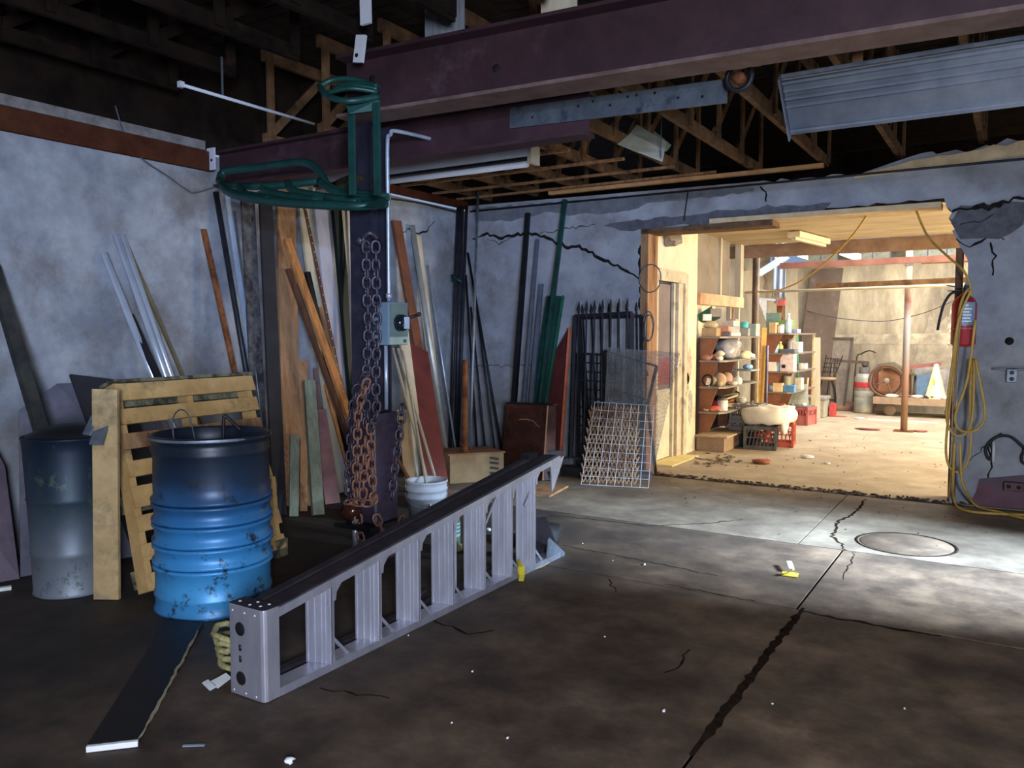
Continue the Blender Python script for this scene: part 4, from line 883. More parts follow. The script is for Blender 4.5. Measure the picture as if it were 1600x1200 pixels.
# ================================================================ IRON FENCE PANELS, MESHES
def fence_panel(label, bl, br, tl_, tr_, n, fin=.13):
    t = thing('fence_panel', label, 'fence panel', (V(bl)+V(br))/2)
    bl, br, tl_, tr_ = map(V, (bl, br, tl_, tr_)); s = (br-bl).normalized()
    obj('stile', MB().bar(bl, tl_, .035, .035, s), black_st, t); obj('stile', MB().bar(br, tr_, .035, .035, s), black_st, t)
    obj('rail', MB().bar(tl_, tr_, .035, .035, V((0, 0, 1))), black_st, t)
    obj('rail', MB().bar(bl.lerp(tl_, .08), br.lerp(tr_, .08), .035, .03, V((0, 0, 1))), black_st, t)
    for i in range(n):
        f_ = (i+.5)/n; p = bl.lerp(br, f_)+V((0, -.012, .05)); q = tl_.lerp(tr_, f_)+V((0, -.012, 0)); d = (q-p).normalized()
        pk = obj('picket', MB().bar(p, q+d*.03, .014, .014, s), black_st, t)
        obj('finial', MB().lathe(q+d*.03, [(.007, 0), (.014, .006), (.008, .014), (.016, .03), (.017, .04), (.012, .07), (.004, fin-.01), (0, fin)], 8, d), black_st, pk)
    return t
b0 = G(892, 737); b0.z = .01; b1 = G(988, 742); b1.z = .01
fence_panel('front black iron fence panel with spear-tipped pickets', b0, b1, WY(899, 494, YB-.12), WY(988, 489, YB-.16), 7)
fence_panel('second black iron fence panel behind, shifted right toward the opening', (b0.x+.05, 7.66, .01), (b1.x+.05, 7.68, .01), WY(905, 497, YB-.03), WY(1003, 494, YB-.03), 7, .12)
def lattice(name, label, bl, br, tl_, tr_, nu, nv, r, mat, cat='grid', frame_=False):
    bl, br, tl_, tr_ = map(V, (bl, br, tl_, tr_)); nrm = (br-bl).cross(tl_-bl).normalized()
    t = thing(name, label, cat, (bl+br)/2); m = MB()
    for i in range(nu+1):
        f_ = i/nu; m.bar(bl.lerp(br, f_), tl_.lerp(tr_, f_), r*2, r*2)
    for j in range(nv+1):
        f_ = j/nv; m.bar(bl.lerp(tl_, f_)+nrm*r, br.lerp(tr_, f_)+nrm*r, r*2, r*2)
    o = obj('wires', m, mat, t, kind='stuff')
    if frame_:
        for a, b in ((bl, br), (br, tr_), (tr_, tl_), (tl_, bl)): obj('frame_bar', MB().bar(a, b, .025, .02), mat, t)
    return t
lattice('security_grille', 'black iron lattice grille behind the fence pickets', G(898, 738, .01)+V((0, .1, 0)), G(960, 742, .01)+V((0, .1, 0)), WY(905, 552, YB-.14), WY(972, 556, YB-.14), 7, 13, .006, black_st, 'grille', True)
# tilted ornamental grille on the right
gl = thing('ornamental_grille', 'black scrollwork window grille tilted behind the mesh, near the opening', 'grille', G(985, 752))
a, b, c_, d_ = G(985, 752, .01), WY(1026, 572, 7.45), WY(945, 548, 7.45), WY(955, 735, 7.45)
for p, q in ((a, b), (b, c_), (c_, d_)): obj('frame_bar', MB().bar(p, q, .03, .02), black_st, gl)
for k in (.3, .42, .6): obj('cross_bar', MB().bar(b.lerp(a, k), c_.lerp(d_, k), .012, .012), black_st, gl)
for k in range(5):
    q = b.lerp(a, .1+.11*k).lerp(c_.lerp(d_, .1+.11*k), .18+.06*(k % 2)); mb = MB()
    mb.tube([q+V((.035*math.cos(i*math.pi/5)*(1-.03*i), 0, .05*math.sin(i*math.pi/5)*(1-.03*i))) for i in range(9)], .005, 5); mb.blob(q+V((.02, 0, .0)), (.03, .02, .03), k)
    obj('scroll', mb, black_st, gl)
obj('prop_bar', MB().bar(G(1025, 740, .005), WY(1012, 632, 7.35), .03, .02), M('rusty_black', '3a2a24', '54392c', 9, .7), label='dark rusty bar standing by the left jamb of the opening', cat='bar')
# expanded metal sheet: real diamond strands
em = thing('expanded_metal', 'rusty expanded-metal sheet leaning low against the fence panels', 'mesh', G(950, 757))
bl, br = G(905, 753, .01), G(998, 757, .01); tl_, tr_ = WY(921, 634, 7.22), WY(1000, 636, 7.22)
m = MB(); nu, nv = 15, 17
def ep(u, v): return bl.lerp(br, u).lerp(tl_.lerp(tr_, u), v)
for j in range(nv):
    for i in range(nu):
        u0 = (i+(.5 if j % 2 else 0))/nu; du = .5/nu
        if u0+du > 1.001 or u0 - du < -.001: continue
        p = ep(u0, j/nv); 
        m.bar(ep(u0, j/nv), ep(u0+du, (j+1)/nv), .010, .006, V((1, 0, 0))); m.bar(ep(u0, j/nv), ep(u0-du, (j+1)/nv), .010, .006, V((1, 0, 0)))
obj('strands', m, rust_br, em, kind='stuff')
lattice('wire_mesh', 'light square welded-wire panel in front of the expanded metal', G(908, 757, .01), G(1010, 762, .01)+V((.02, 0, 0)), WY(930, 628, 7.10), WY(1022, 634, 7.10), 8, 10, .0023, white_en, 'mesh')
lattice('fine_mesh', 'fine grey mesh sheet behind the welded-wire panel', G(938, 750, .01), G(1017, 752, .01), WY(950, 543, 7.36), WY(1062, 552, 7.36), 60, 100, .0014, galv_d, 'mesh')

# ================================================================ EXTINGUISHER, HOSE, OUTLETS on the right jamb
q = WY(1506, 500, 7.63); ex = thing('fire_extinguisher', 'red fire extinguisher hanging on the wall right of the opening', 'fire extinguisher', V((q.x, q.y, 1.30)))
zb = WY(1506, 541, 7.63).z; zt = WY(1506, 462, 7.63).z
obj('cylinder', MB().lathe((q.x, q.y, zb), [(0, .01), (.075, .0), (.092, .02), (.092, zt-zb-.07), (.075, zt-zb-.03), (.04, zt-zb), (.025, zt-zb+.02)], 28), red_en, ex)
obj('valve', MB().lathe((q.x, q.y, zt+.0), [(.022, 0), (.022, .05), (0, .05)], 12).box((q.x, q.y-.02, zt+.045), (.04, .09, .02)), black_st, ex)
obj('handle', MB().bar((q.x-.02, q.y-.02, zt+.065), (q.x-.13, q.y-.05, zt+.085), .03, .008).bar((q.x-.02, q.y-.02, zt+.04), (q.x-.12, q.y-.05, zt+.04), .03, .008), black_st, ex)
obj('hose', MB().tube(smoothpath([WY(1500, 458, 7.55), WY(1487, 458, 7.52), WY(1475, 475, 7.5), WY(1468, 500, 7.5), WY(1465, 516, 7.5)]), .011, 8), cable, ex)
a_ = -2.0; lb = MB(); n_ = 10; R2 = .0935
for i in range(n_+1):
    t_ = -1.95+1.4*i/n_; lb.v += [V((q.x+R2*math.cos(t_), q.y+R2*math.sin(t_), zb+.17)), V((q.x+R2*math.cos(t_), q.y+R2*math.sin(t_), zb+.36))]
for i in range(n_): lb.f.append((2*i, 2*i+2, 2*i+3, 2*i+1)); lb.sm.append(True)
obj('label', lb, label_m, ex)
mb = MB()
for k, (z_, t0, t1) in enumerate(((.33, -1.8, -1.2), (.30, -1.8, -.9), (.275, -1.7, -1.1), (.25, -1.8, -.9), (.225, -1.75, -1.0), (.2, -1.8, -.9))):
    b0_ = len(mb.v)
    for i in range(7):
        t_ = t0+(t1-t0)*i/6; mb.v += [V((q.x+.0942*math.cos(t_), q.y+.0942*math.sin(t_), zb+z_)), V((q.x+.0942*math.cos(t_), q.y+.0942*math.sin(t_), zb+z_+.010))]
    for i in range(6): mb.f.append((b0_+2*i, b0_+2*i+2, b0_+2*i+3, b0_+2*i+1)); mb.sm.append(True)
obj('label_print', mb, C('e2e6e8'), ex)
obj('band', MB().lathe((q.x, q.y, zb+.14), [(.0925, 0), (.094, .002), (.094, .012), (.0925, .014)], 28), C('b06a5e'), ex)
obj('wall_bracket', MB().bb((q.x-.03, q.y+.085, zt-.2), (q.x+.03, YB-.002, zt+.03)), black_st, ex)
ho = thing('air_hose', 'long yellow air hose looped on the jamb below the extinguisher', 'hose', WY(1500, 790, 7.5))
def hp(l, y=7.52): return [WY(a, b, y) if not isinstance(a, V) else a for a, b in l]
tubes('loop', [hp([(1512, 452), (1500, 480), (1492, 560), (1483, 640), (1478, 700), (1483, 728), (1497, 738), (1511, 725), (1517, 690), (1516, 620), (1520, 560)], 7.50)], .010, yellow, ho)
tubes('loop', [hp([(1518, 452), (1498, 500), (1488, 570), (1480, 630), (1480, 660), (1490, 678), (1505, 680), (1516, 665), (1521, 630), (1522, 560)], 7.47)], .010, yellow, ho)
tubes('loop', [hp([(1524, 500), (1512, 590), (1497, 635), (1492, 655), (1500, 672), (1520, 674), (1535, 662), (1539, 640), (1532, 600), (1524, 560)], 7.44)], .010, yellow, ho)
tubes('loop', [hp([(1506, 455), (1497, 540), (1491, 640), (1490, 700), (1484, 760), (1482, 778)], 7.53)], .009, M('tan_hose', '8a6a3a', 'a3824a', 12, .5), ho)
tubes('tail', [[WY(1492, 690, 7.5), WY(1489, 750, 7.5), G(1492, 785, .02), G(1510, 798, .012), G(1560, 803, .012), G(1620, 805, .012)]], .011, yellow, ho)
tubes('tail', [[WY(1500, 690, 7.46), WY(1502, 740, 7.46), WY(1508, 765, 7.46), G(1525, 790, .012), G(1560, 800, .012), G(1620, 815, .012)]], .011, yellow, ho)
tubes('feed', [[WY(1432, 330, YB+.1), WY(1450, 370, YB+.0), WY(1480, 400, 7.6), WY(1503, 420, 7.52), WY(1514, 440, 7.5), WY(1518, 462, 7.5)]], .010, yellow, ho)
obj('hose_peg', MB().tube([WY(1512, 448, YB), WY(1512, 448, 7.44)], .014, 8), black_st, label='black peg holding the yellow hose above the extinguisher', cat='peg')
obj('air_line', MB().tube(smoothpath([WY(1358, 331, YB+.15), WY(1330, 370, 8.4), WY(1290, 410, 9.2), WY(1255, 437, 10.0), WY(1215, 454, 10.8), WY(1180, 456, 11.3)]), .010, 7), yellow, label='yellow hose strung from the lintel into the back room', cat='hose')
def outlet(px, py, z, label, m1, dark, sx=.075, sz=.11):
    q = WY(px, py, YB-.03); t = thing('outlet_box', label, 'outlet', q)
    obj('box', MB().box(q, (sx, .055, sz)), m1, t, bevel=.004)
    for s in (-1, 1):
        d_ = V((0, -.029, s*.025)) if sz > sx else V((s*.035, -.029, 0))
        obj('socket', MB().lathe(q+d_, [(0, 0), (.016, 0), (.018, .003)], 12, V((0, 1, 0))), dark, t)
    return t
outlet(1581, 587, 0, 'grey outlet box on the wall at right, with conduit', galv_d, C('3a3f46'))
obj('conduit', MB().tube(smoothpath([WY(1586, 577, YB-.03), WY(1592, 577, YB-.03), V((2.5, YB-.03, WY(1592, 577, YB).z))]), .010, 7), galv_d, label='thin conduit leaving the grey outlet box to the right', cat='conduit')
outlet(1584, 760, 0, 'low dark red-brown double outlet near the floor at right', M('dark_red_plate', '4a2022', '5e2c2c', 6, .5), C('1a1010'), .14, .07)
obj('red_paint_patch', MB().prism([WY(1530, 748, YB-.004), WY(1600, 742, YB-.004), V((3.2, YB-.004, .45)), V((3.2, YB-.004, .02)), WY(1510, 795, YB-.004), WY(1524, 770, YB-.004)], (0, .003, 0)), M('faded_red_paint', '6d4e54', '80606a', 5, .85, c3='5b5a60', s3=2.5, t3=.5), wb)
cb = thing('power_cord', 'black cord looped on the wall below the grey outlet box', 'cord', WY(1560, 700, 7.7))
tubes('loop', [[WY(1600, 700, YB-.02), WY(1580, 683, YB-.02), WY(1560, 682, YB-.02), WY(1545, 692, YB-.02), WY(1540, 705, YB-.02), WY(1546, 718, YB-.02), WY(1552, 705, YB-.02), WY(1548, 690, YB-.02), WY(1566, 678, YB-.02)]], .012, cable, cb)
tubes('lead', [[WY(1600, 700, YB-.02), WY(1640, 740, YB-.02), V((2.0, YB-.02, .2))]], .012, cable, cb)
obj('white_tube', MB().tube([WY(1553, 690, YB-.03), WY(1552, 722, YB-.03)], .012, 7), WHT, label='short white tube on the wall inside the black cord loop', cat='tube')

# ================================================================ ATTIC CLOSURE
st('wall_left_gable', MB().bb((XL-.3, -3.3, HW+.1), (XL-.2, 11.4, 3.8)), M('shade_dark_boarding', '130f0d', '2a201a', 3, .95))  # near-black stands in for the dark roof space; boarding added to darken it
st('wall_attic_end', MB().bb((XL-.2, 11.4, 2.66), (3.4, 11.45, 3.8)), M('shade_dark_boarding', ''))

# ================================================================ BACK ROOM
PX = -3.27
st('ceiling_back_room', MB().bb((PX-.9, 8.0, 2.65), (3.3, 11.36, 2.68)), M('plywood_ceiling', 'a08f74', 'c6b596', 3, .85, st=(.5, 2.5, 1), c3='8b7a60', s3=1.5, t3=.6, bump=.05))
# pillar with doorway (left side of the passage)
dz = 2.0; dy0, dy1 = 8.20, 9.02
mb = MB().bb((PX-.14, YB+.24, 0), (PX, dy0, 2.65)).bb((PX-.14, dy1, 0), (PX, 9.50, 2.65)).bb((PX-.14, dy0, dz), (PX, dy1, 2.65)).bb((-4.3, 9.40, 0), (PX-.14, 9.50, 2.65))
wi = st('wall_passage', mb, cream)
tr_m = M('dirty_door_trim', 'b5a88c', 'd0c3a6', 7, .8, c3='7d7260', s3=5, t3=.6)
do = st('door_1', MB().bb((PX-.10, dy0+.10, .0), (PX-.07, dy1, dz-.02)), M('mauve_door', '6e625e', '82756f', 3, .7))
obj('door_panel', MB().bb((PX-.068, dy0+.14, .85), (PX-.062, dy0+.58, 1.15)), C('7b2f24'), do)
obj('door_panel', MB().bb((PX-.068, dy0+.12, .02), (PX-.062, dy0+.60, .80)), M('cream_door_panel', 'c9bea2', 'ddd3b8', 8, .7), do)
obj('frame', MB().bb((PX-.06, dy0-.10, 0), (PX+.025, dy0, dz+.12)).bb((PX-.06, dy1, 0), (PX+.025, dy1+.10, dz+.12)).bb((PX-.06, dy0, dz), (PX+.03, dy1, dz+.13)), tr_m, do)
obj('frame_lip', MB().bb((PX-.062, dy0+.60, 0), (PX-.045, dy1, dz)).bb((PX-.062, dy0+.60, 0), (PX-.03, dy0+.65, dz)).bb((PX-.062, dy0+.67, 0), (PX-.0, dy1, dz)), tr_m, do)
obj('handle', MB().lathe((PX-.03, dy0+.665, 1.05), [(.02, 0), (.02, .03), (0, .035)], 10, V((1, 0, 0))), galv, do)
st('trim_8', MB().bb((PX-.06, dy0, 0), (PX+.2, dy1+.04, .012)), M('pale_threshold', 'd6c27c', 'e4d49a', 6, .7))
for k, (y_, z_, s_, cc_) in enumerate(((9.15, 1.25, .16, 'a8605a'), (9.25, 1.05, .2, 'b08078'), (9.2, .8, .16, '6c7480'), (9.3, .55, .2, '8a8f92'), (9.12, 1.05, .06, 'b8342f'))):
    pts = [V((PX+.001, y_+s_*.5*math.cos(a_*.7)*R_.uniform(.6, 1.1), z_+s_*1.1*math.sin(a_*.7)*R_.uniform(.7, 1.2))) for a_ in range(9)]
    obj('paint_smear', MB().prism(pts, (.001, 0, 0)), M('smear_%d' % k, cc_, 'cfc0a2', 16, .9, bump=.1), wi)
# conduit box loops on the left jamb, lamp box
t = thing('junction_box', 'open dented metal junction box high on the cream passage wall', 'box', WX(1050, 375, PX+.06))
q = WX(1052, 372, PX+.07)
obj('box', MB().box(q, (.12, .22, .15), Matrix.Rotation(.25, 3, 'X')), M('dented_box', '7d7468', '9a8f7d', 9, .6, .4, .3), t)
obj('flap', MB().bar(q+V((.05, -.10, .04)), q+V((.12, -.22, -.05)), .12, .006), M('pale_flap', 'b9ad92', 'd2c6a8', 8, .7), t)
obj('wires', MB().tube(smoothpath([q+V((.06, -.05, .05)), q+V((.13, -.12, .0)), q+V((.10, -.16, -.10)), q+V((.05, -.1, -.06))]), .005, 5), CRM, t)
lp_ = thing('wire_loops', 'black wire loops hanging on the left jamb of the opening', 'wire', WY(1016, 500, YB-.03))
for (px, py, rx, rz) in ((1016, 435, .115, .14), (1013, 510, .06, .15), (1014, 512, .045, .13)):
    q = WY(px, py, YB-.03); mb = MB(); mb.tube([q+V((rx*math.cos(i*math.pi/14), R_.uniform(-.008, .008), rz*math.sin(i*math.pi/14))) for i in range(28)], .006, 5, True); obj('loop', mb, cable_g, lp_)
obj('jamb_pipe', MB().tube([(PX+.045, 7.98, 0), (PX+.045, 7.98, 2.05)], .015, 8), tr_m, label='cream pipe running up the left jamb of the opening', cat='pipe')
# boundary walls
st('wall_back_room_left', MB().bb((-4.3, 9.5, -.02), (-4.15, 16.35, 3.2)), cream_dirty)
wf = st('wall_back_room_far', MB().bb((-4.3, 16.1, -.02), (3.4, 16.3, 2.72)), cream_dirty)
rr = random.Random(5)
def stain(cx_, cz_, w_, h_, mt, sd, y=16.098):
    r3 = random.Random(sd); pts = []
    for i in range(22):
        a_ = 2*math.pi*i/22; k = r3.uniform(.6, 1.1); pts.append(V((cx_+w_/2*k*math.cos(a_), y, cz_+h_/2*k*math.sin(a_))))
    obj('stain', MB().prism(pts, (0, .001, 0)), mt, wf)
stm = M('grey_stain', '8a8172', 'a99e89', 8, .9); stm2 = M('peeled_white', 'd8cfb6', 'b5aa92', 30, .9, t3=.5, c3='7f776a', s3=14)
obj('stain', MB().prism([V((-3.2, 16.096, 1.22)), V((.4, 16.096, 1.22)), V((.4, 16.096, 1.45)), V((-3.2, 16.096, 1.38))], (0, .002, 0)), M('grey_band', '8d8474', 'ab9f89', 5, .9, c3='c2b69d', s3=3, t3=.55), wf)
stain(-1.15, 1.15, .7, 1.4, stm, 3); stain(-.85, 1.5, .35, 1.2, stm2, 8, 16.095)
# row of glass blocks on top of the far wall
ins = MB().bb((-.14, -.04, -.10), (.14, .04, .10)); gme = mesh_of('glass_block', ins, glass, V((0, 0, 0))); gme2 = mesh_of('glass_block', ins, M('sooted_block', '4a463c', '706a5a', 9, .6), V((0, 0, 0)))
for k in range(18):
    piece('glass_block', gme2 if k in (2, 5, 10, 13) else gme, (-3.3+.30*k, 16.16, 2.835), wf)
st('trim_9', MB().bb((-4.3, 16.08, 2.945), (3.4, 16.25, 3.05)), wood_old)
# cross beam, rails, column, joists beyond
st('trim_10', MB().bb((-4.15, 11.40, 2.48), (3.3, 11.50, 2.65)), M('rust_red_beam', '715643', '8c6f58', 5, .7))
obj('steel_rail', MB().bar((-3.05, 12.62, 2.44), (3.2, 12.62, 2.47), .05, .09, V((0, 1, 0))), M('red_rail', '86574a', '9f6f60', 5, .7), label='red horizontal steel rail crossing the back room near its top', cat='rail')
a, b = WY(1245, 457, 12.7), WY(1500, 441, 12.7)
obj('white_conduit', MB().tube([(-3.6, 12.72, 2.06), (3.0, 12.72, 2.12)], .02, 7), M('cream_rail', 'd0c2a2', 'e2d6b8', 6, .6), label='cream horizontal pipe crossing the back room below the red rail', cat='pipe')
obj('timber_rail', MB().bar((-2.55, 12.80, 2.13), (3.0, 12.80, 2.22), .04, .07, V((0, 1, 0))), wood_old, label='dark timber rail just above the cream pipe', cat='rail')
obj('timber_rail', MB().bar((-1.15, 12.80, 2.42), (3.0, 12.80, 2.42), .03, .04, V((0, 1, 0))), wood_old, label='thin timber rail at right, just below the red rail', cat='rail')
q = G(1412, 674); pc = thing('pipe_column', 'patchy painted steel pipe column on a square foot in the back room', 'column', q)
colm = zband('column_paint', [(.0, '9a7a62'), (.12, '8a6a52'), (.3, 'a88478'), (.45, '9b9aa0'), (.62, 'b4aeb0'), (.72, '7a4a38'), (.8, '8a7c68'), (1, 'a59679')], .6, .15, 5, .08, .38)
obj('shaft', MB().tube([q, V((q.x, q.y, 2.62))], .046, 14), colm, pc)
obj('foot', MB().box(q+V((0, 0, .008)), (.26, .2, .016)), rust, pc)
obj('strap', MB().box(V((q.x, q.y, 2.42)), (.11, .11, .04)).box(V((q.x, q.y, 2.14)), (.11, .11, .03)), galv_d, pc)
rf = st('roof_back_room', MB().bb((-4.3, 15.2, 3.2), (3.4, 16.4, 3.24)), deckm)
for k in range(8): obj('joist', MB().bb((-4.1+.75*k, 11.5, 3.04), (-4.05+.75*k, 16.2, 3.18)), wood_old, rf)
for k, (x0, y0, x1, y1, w_) in enumerate(((1185, 428, 1230, 400, .14), (1312, 392, 1345, 404, .16), (1245, 397, 1262, 402, .1))):
    obj('roof_panel', MB().bar(WY(x0, y0, 13.2+.3*k), WY(x1, y1, 13.4+.3*k), w_, .012, V((0, .6, .8))), M('blue_white_panel', 'b5c6d8', 'd0dde8', 5, .4), rf)
# ceiling strip light
t = thing('ceiling_light', 'cream fluorescent fitting on the plywood ceiling of the back room', 'lamp', G(1265, 372, 2.64))
a, b = G(1240, 366, 2.60), G(1288, 378, 2.60)
obj('housing', MB().bar(a, b, .16, .07, V((1, 0, 0))), M('cream_fitting', 'd8c995', 'e8dbb0', 6, .5), t, bevel=.01)
obj('tube', MB().bar(a+V((0, 0, -.05)), b+V((0, 0, -.05)), .05, .03), CRM, t)
# partition framing behind the shelves
pw = st('wall_partition', MB().bb((PX-.06, 9.5, 1.90), (PX, 10.32, 2.65)), M('grey_brown_panel', '7b7062', '8f8474', 3, .8))
obj('panel', MB().bb((PX-.06, 10.36, 1.94), (PX-.02, 10.85, 2.65)), M('grey_brown_panel', ''), pw)
obj('stud', MB().bb((PX-.05, 10.31, 1.9), (PX+.03, 10.37, 2.65)), CRM, pw)
obj('stud', MB().bb((PX-.05, 11.20, 1.88), (PX+.03, 11.34, 2.65)), CRM, pw)
obj('stud', MB().bb((PX-.05, 11.22, 0), (PX+.01, 11.27, 1.9)), CRM, pw)
obj('stud', MB().bb((PX-.06, 10.9, 0), (PX-.01, 10.94, 1.8)), CRM, pw)
obj('header', MB().bb((PX-.06, 9.5, 1.78), (PX+.04, 11.35, 1.92)), M('header_board', 'b59a76', 'cfb48e', 5, .8, c3='a5644a', s3=1.2, t3=.6), pw)
obj('panel', MB().bb((PX-.10, 9.5, 1.32), (PX-.06, 10.40, 1.80)), cream, pw)
obj('dark_panel', MB().bb((PX-.5, 9.6, 0), (PX-.46, 11.3, 1.78)), C('2a2420'), pw)
obj('rust_panel', MB().bb((PX-.09, 10.98, 1.3), (PX-.06, 11.2, 1.78)), rust, pw)
q = WY(1177, 500, 11.45); obj('steel_post', MB().tube([(q.x, 11.55, 0), (q.x, 11.55, 2.48)], .05, 12), M('brown_post', '574639', '7a6a58', 6, .5, .2, .1, c3='b0a48e', s3=3, t3=.66), label='brown steel pipe post at the end of the first shelf unit', cat='post')

# shelf unit 1
def shelf_unit(label, x0, x1, y0, y1, zs, base_h, sidew, tm):
    t = thing('shelf_unit', label, 'shelves', ((x0+x1)/2, (y0+y1)/2, 0))
    zz = [base_h]+list(reversed(zs))
    for k, z in enumerate(zs):
        obj('shelf', MB().prism([V((x0, y0, z)), V((x1-.06, y0, z)), V((x1, y0+.12, z)), V((x1+.02, y1, z)), V((x0, y1, z))], (0, 0, .022)), tm, t)
    for a, b in zip(zz[:-1], zz[1:]):
        for yy in (y0+.03, (y0+y1)/2):
            obj('side_panel', MB().prism([V((x0, yy, a+.022)), V((x0+sidew*.55, yy, a+.022)), V((x0+sidew, yy, b)), V((x0, yy, b))], (0, .012, 0)), shelf_b, t)
    obj('back_board', MB().bb((x0-.02, y0, base_h), (x0-.004, y1, zs[0])), C('3a2a22'), t)
    obj('upright', MB().bb((x1-.03, y1-.03, .02), (x1, y1, zs[0])), C('c9b083'), t)
    return t
Z1 = [WY(1090, y, 9.55).z-.02 for y in (526, 563, 604, 643)]
shelf_unit('brown steel shelf unit piled with goods, just past the cream passage wall', PX+.02, PX+.33, 9.55, 11.1, Z1, .20, .22, shelf_m)
t = thing('plinth_box', 'long dusty wooden box on the floor under the first shelf unit', 'box', (PX+.2, 9.9, 0))
obj('body', MB().bb((PX+.02, 9.50, .002), (PX+.36, 10.35, .175)), C('8a7258'), t)
obj('lid', MB().bb((PX+.01, 9.48, .177), (PX+.40, 10.38, .195)), C('a89070'), t)
# milk crate builder
def crate(label, c0, sx, sy, sz, rot, mat, name='milk_crate', solid=False):
    t = thing(name, label, 'crate', c0); t.rotation_euler = (0, 0, 0)
    c0 = V(c0); R = Matrix.Rotation(rot, 3, 'Z')
    def P(x, y, z): return c0+R @ V((x, y, z))
    hx, hy = sx/2, sy/2
    sides = [((-hx, -hy), (hx, -hy)), ((hx, -hy), (hx, hy)), ((hx, hy), (-hx, hy)), ((-hx, hy), (-hx, -hy))]
    m = MB()
    for a, b in sides:
        a3, b3 = P(a[0], a[1], 0), P(b[0], b[1], 0); d = (b3-a3); L = d.length; d.normalize(); Z = V((0, 0, 1))
        m.bar(a3+Z*.025, b3+Z*.025, .012, .05, d.cross(Z)); m.bar(a3+Z*(sz-.02), b3+Z*(sz-.02), .014, .04, d.cross(Z)); m.bar(a3+Z*(sz*.52), b3+Z*(sz*.52), .01, .014, d.cross(Z))
        m.bar(a3, a3+Z*sz, .03, .03, d)
        n = int(L/.045)
        if solid: m.bar(a3+d*.0+Z*sz*.30, b3+Z*sz*.30, .01, .10, d.cross(Z))
        for i in range(n):
            q = a3+d*(L*(i+.5)/n); m.bar(q-d*.018+Z*.05, q+d*.018+Z*(sz-.04), .012, .008, d)
    obj('frame', m, mat, t)
    obj('bottom', MB().prism([P(-hx, -hy, .004), P(hx, -hy, .004), P(hx, hy, .004), P(-hx, hy, .004)], (0, 0, .012)), mat, t)
    return t
def stuffin(label, c_, sx, sy, sz, n, cols_, seed, cat='scraps', name='scrap_heap'):
    t = thing(name, label, cat, c_); r3 = random.Random(seed)
    for i in range(n):
        q = V(c_)+V((r3.uniform(-sx/2, sx/2), r3.uniform(-sy/2, sy/2), r3.uniform(.2, 1)*sz)); k = C(cols_[i % len(cols_)])
        if i % 3 == 0: obj('lump', MB().blob(q, (r3.uniform(.06, .12), r3.uniform(.06, .12), r3.uniform(.04, .09)), seed+i, 8, 5), k, t)
        elif i % 3 == 1: obj('stick', MB().bar(q, q+V((r3.uniform(-.08, .08), r3.uniform(-.08, .08), r3.uniform(.02, .08))), .03, .02), k, t)
        else: obj('lump', MB().box(q, (r3.uniform(.04, .1), r3.uniform(.04, .1), r3.uniform(.03, .06)), Matrix.Rotation(r3.uniform(-1, 1), 3, 'Z')), k, t)
    return t
q = V((-2.90, 10.15, .02)); obj('black_block', MB().bb((-2.98, 10.12, .0), (-2.72, 10.5, .17)), blk, label='dark block under the grey milk crates', cat='block')
obj('tan_block', MB().bb((-3.2, 10.4, .0), (-2.99, 10.9, .17)), TAN, label='tan timber block beside the dark block under the crates', cat='block')
crate('lower grey milk crate beside the first shelf unit', (-2.86, 10.32, .20), .33, .33, .13, -.1, grey_pl)
crate('upper grey milk crate full of rounded junk, stacked on the other', (-2.85, 10.31, .335), .34, .34, .20, -.05, grey_pl)
stuffin('rounded dusty junk heaped in the upper grey crate', (-2.85, 10.31, .37), .22, .22, .14, 9, ['a89c88', '8f857a', 'c2b9a6', '7a7268'], 11, 'junk', 'junk_heap')
obj('bowl', MB().lathe((-2.93, 10.25, .535), [(0, .0), (.05, .005), (.07, .04), (.06, .07), (0, .085)], 16), C('a39a8c'), label='round grey bowl turned over on top of the upper grey crate', cat='bowl')
q = G(1183, 703); crate('black wire-sided crate holding red things under the white sack', (q.x, q.y+.17, .003), .36, .34, .285, .18, M('grimy_black_crate', '3d3b35', '57534a', 8, .6))
stuffin('red and brown scraps inside the black crate', (q.x, q.y+.17, .03), .22, .2, .18, 12, ['a8443a', '8a3a30', 'c05a48', '6e5a48'], 21)
crate('orange-red crate behind the black crate and the white sack', (q.x+.13, q.y+.56, .003), .34, .34, .30, .15, C('a84a36'))
sk = thing('white_sack', 'plump white cloth sack lying on the two crates', 'sack', (q.x+.03, q.y+.25, .31))
m = MB().blob((q.x+.05, q.y+.33, .415), (.60, .66, .235), 12, 24, 14, .03, 1)
for i_, p_ in enumerate(m.v):
    d_ = p_-V((q.x+.05, q.y+.33, .415)); k_ = 1+.18*abs(math.sin(2*math.atan2(d_.y, d_.x)))**2; m.v[i_] = V((q.x+.05+d_.x*k_, q.y+.33+d_.y*k_, .415+max(-.1, min(.095, d_.z*1.35))+.012*math.sin(d_.x*30+d_.y*14)))
obj('cloth', m, M('sack_cloth', 'd8cfb8', 'ece5d2', 4, .9, bump=.3), sk)
obj('flap', MB().blob((q.x+.27, q.y+.20, .30), (.10, .2, .24), 13, 12, 8, .12), M('sack_cloth', ''), sk)
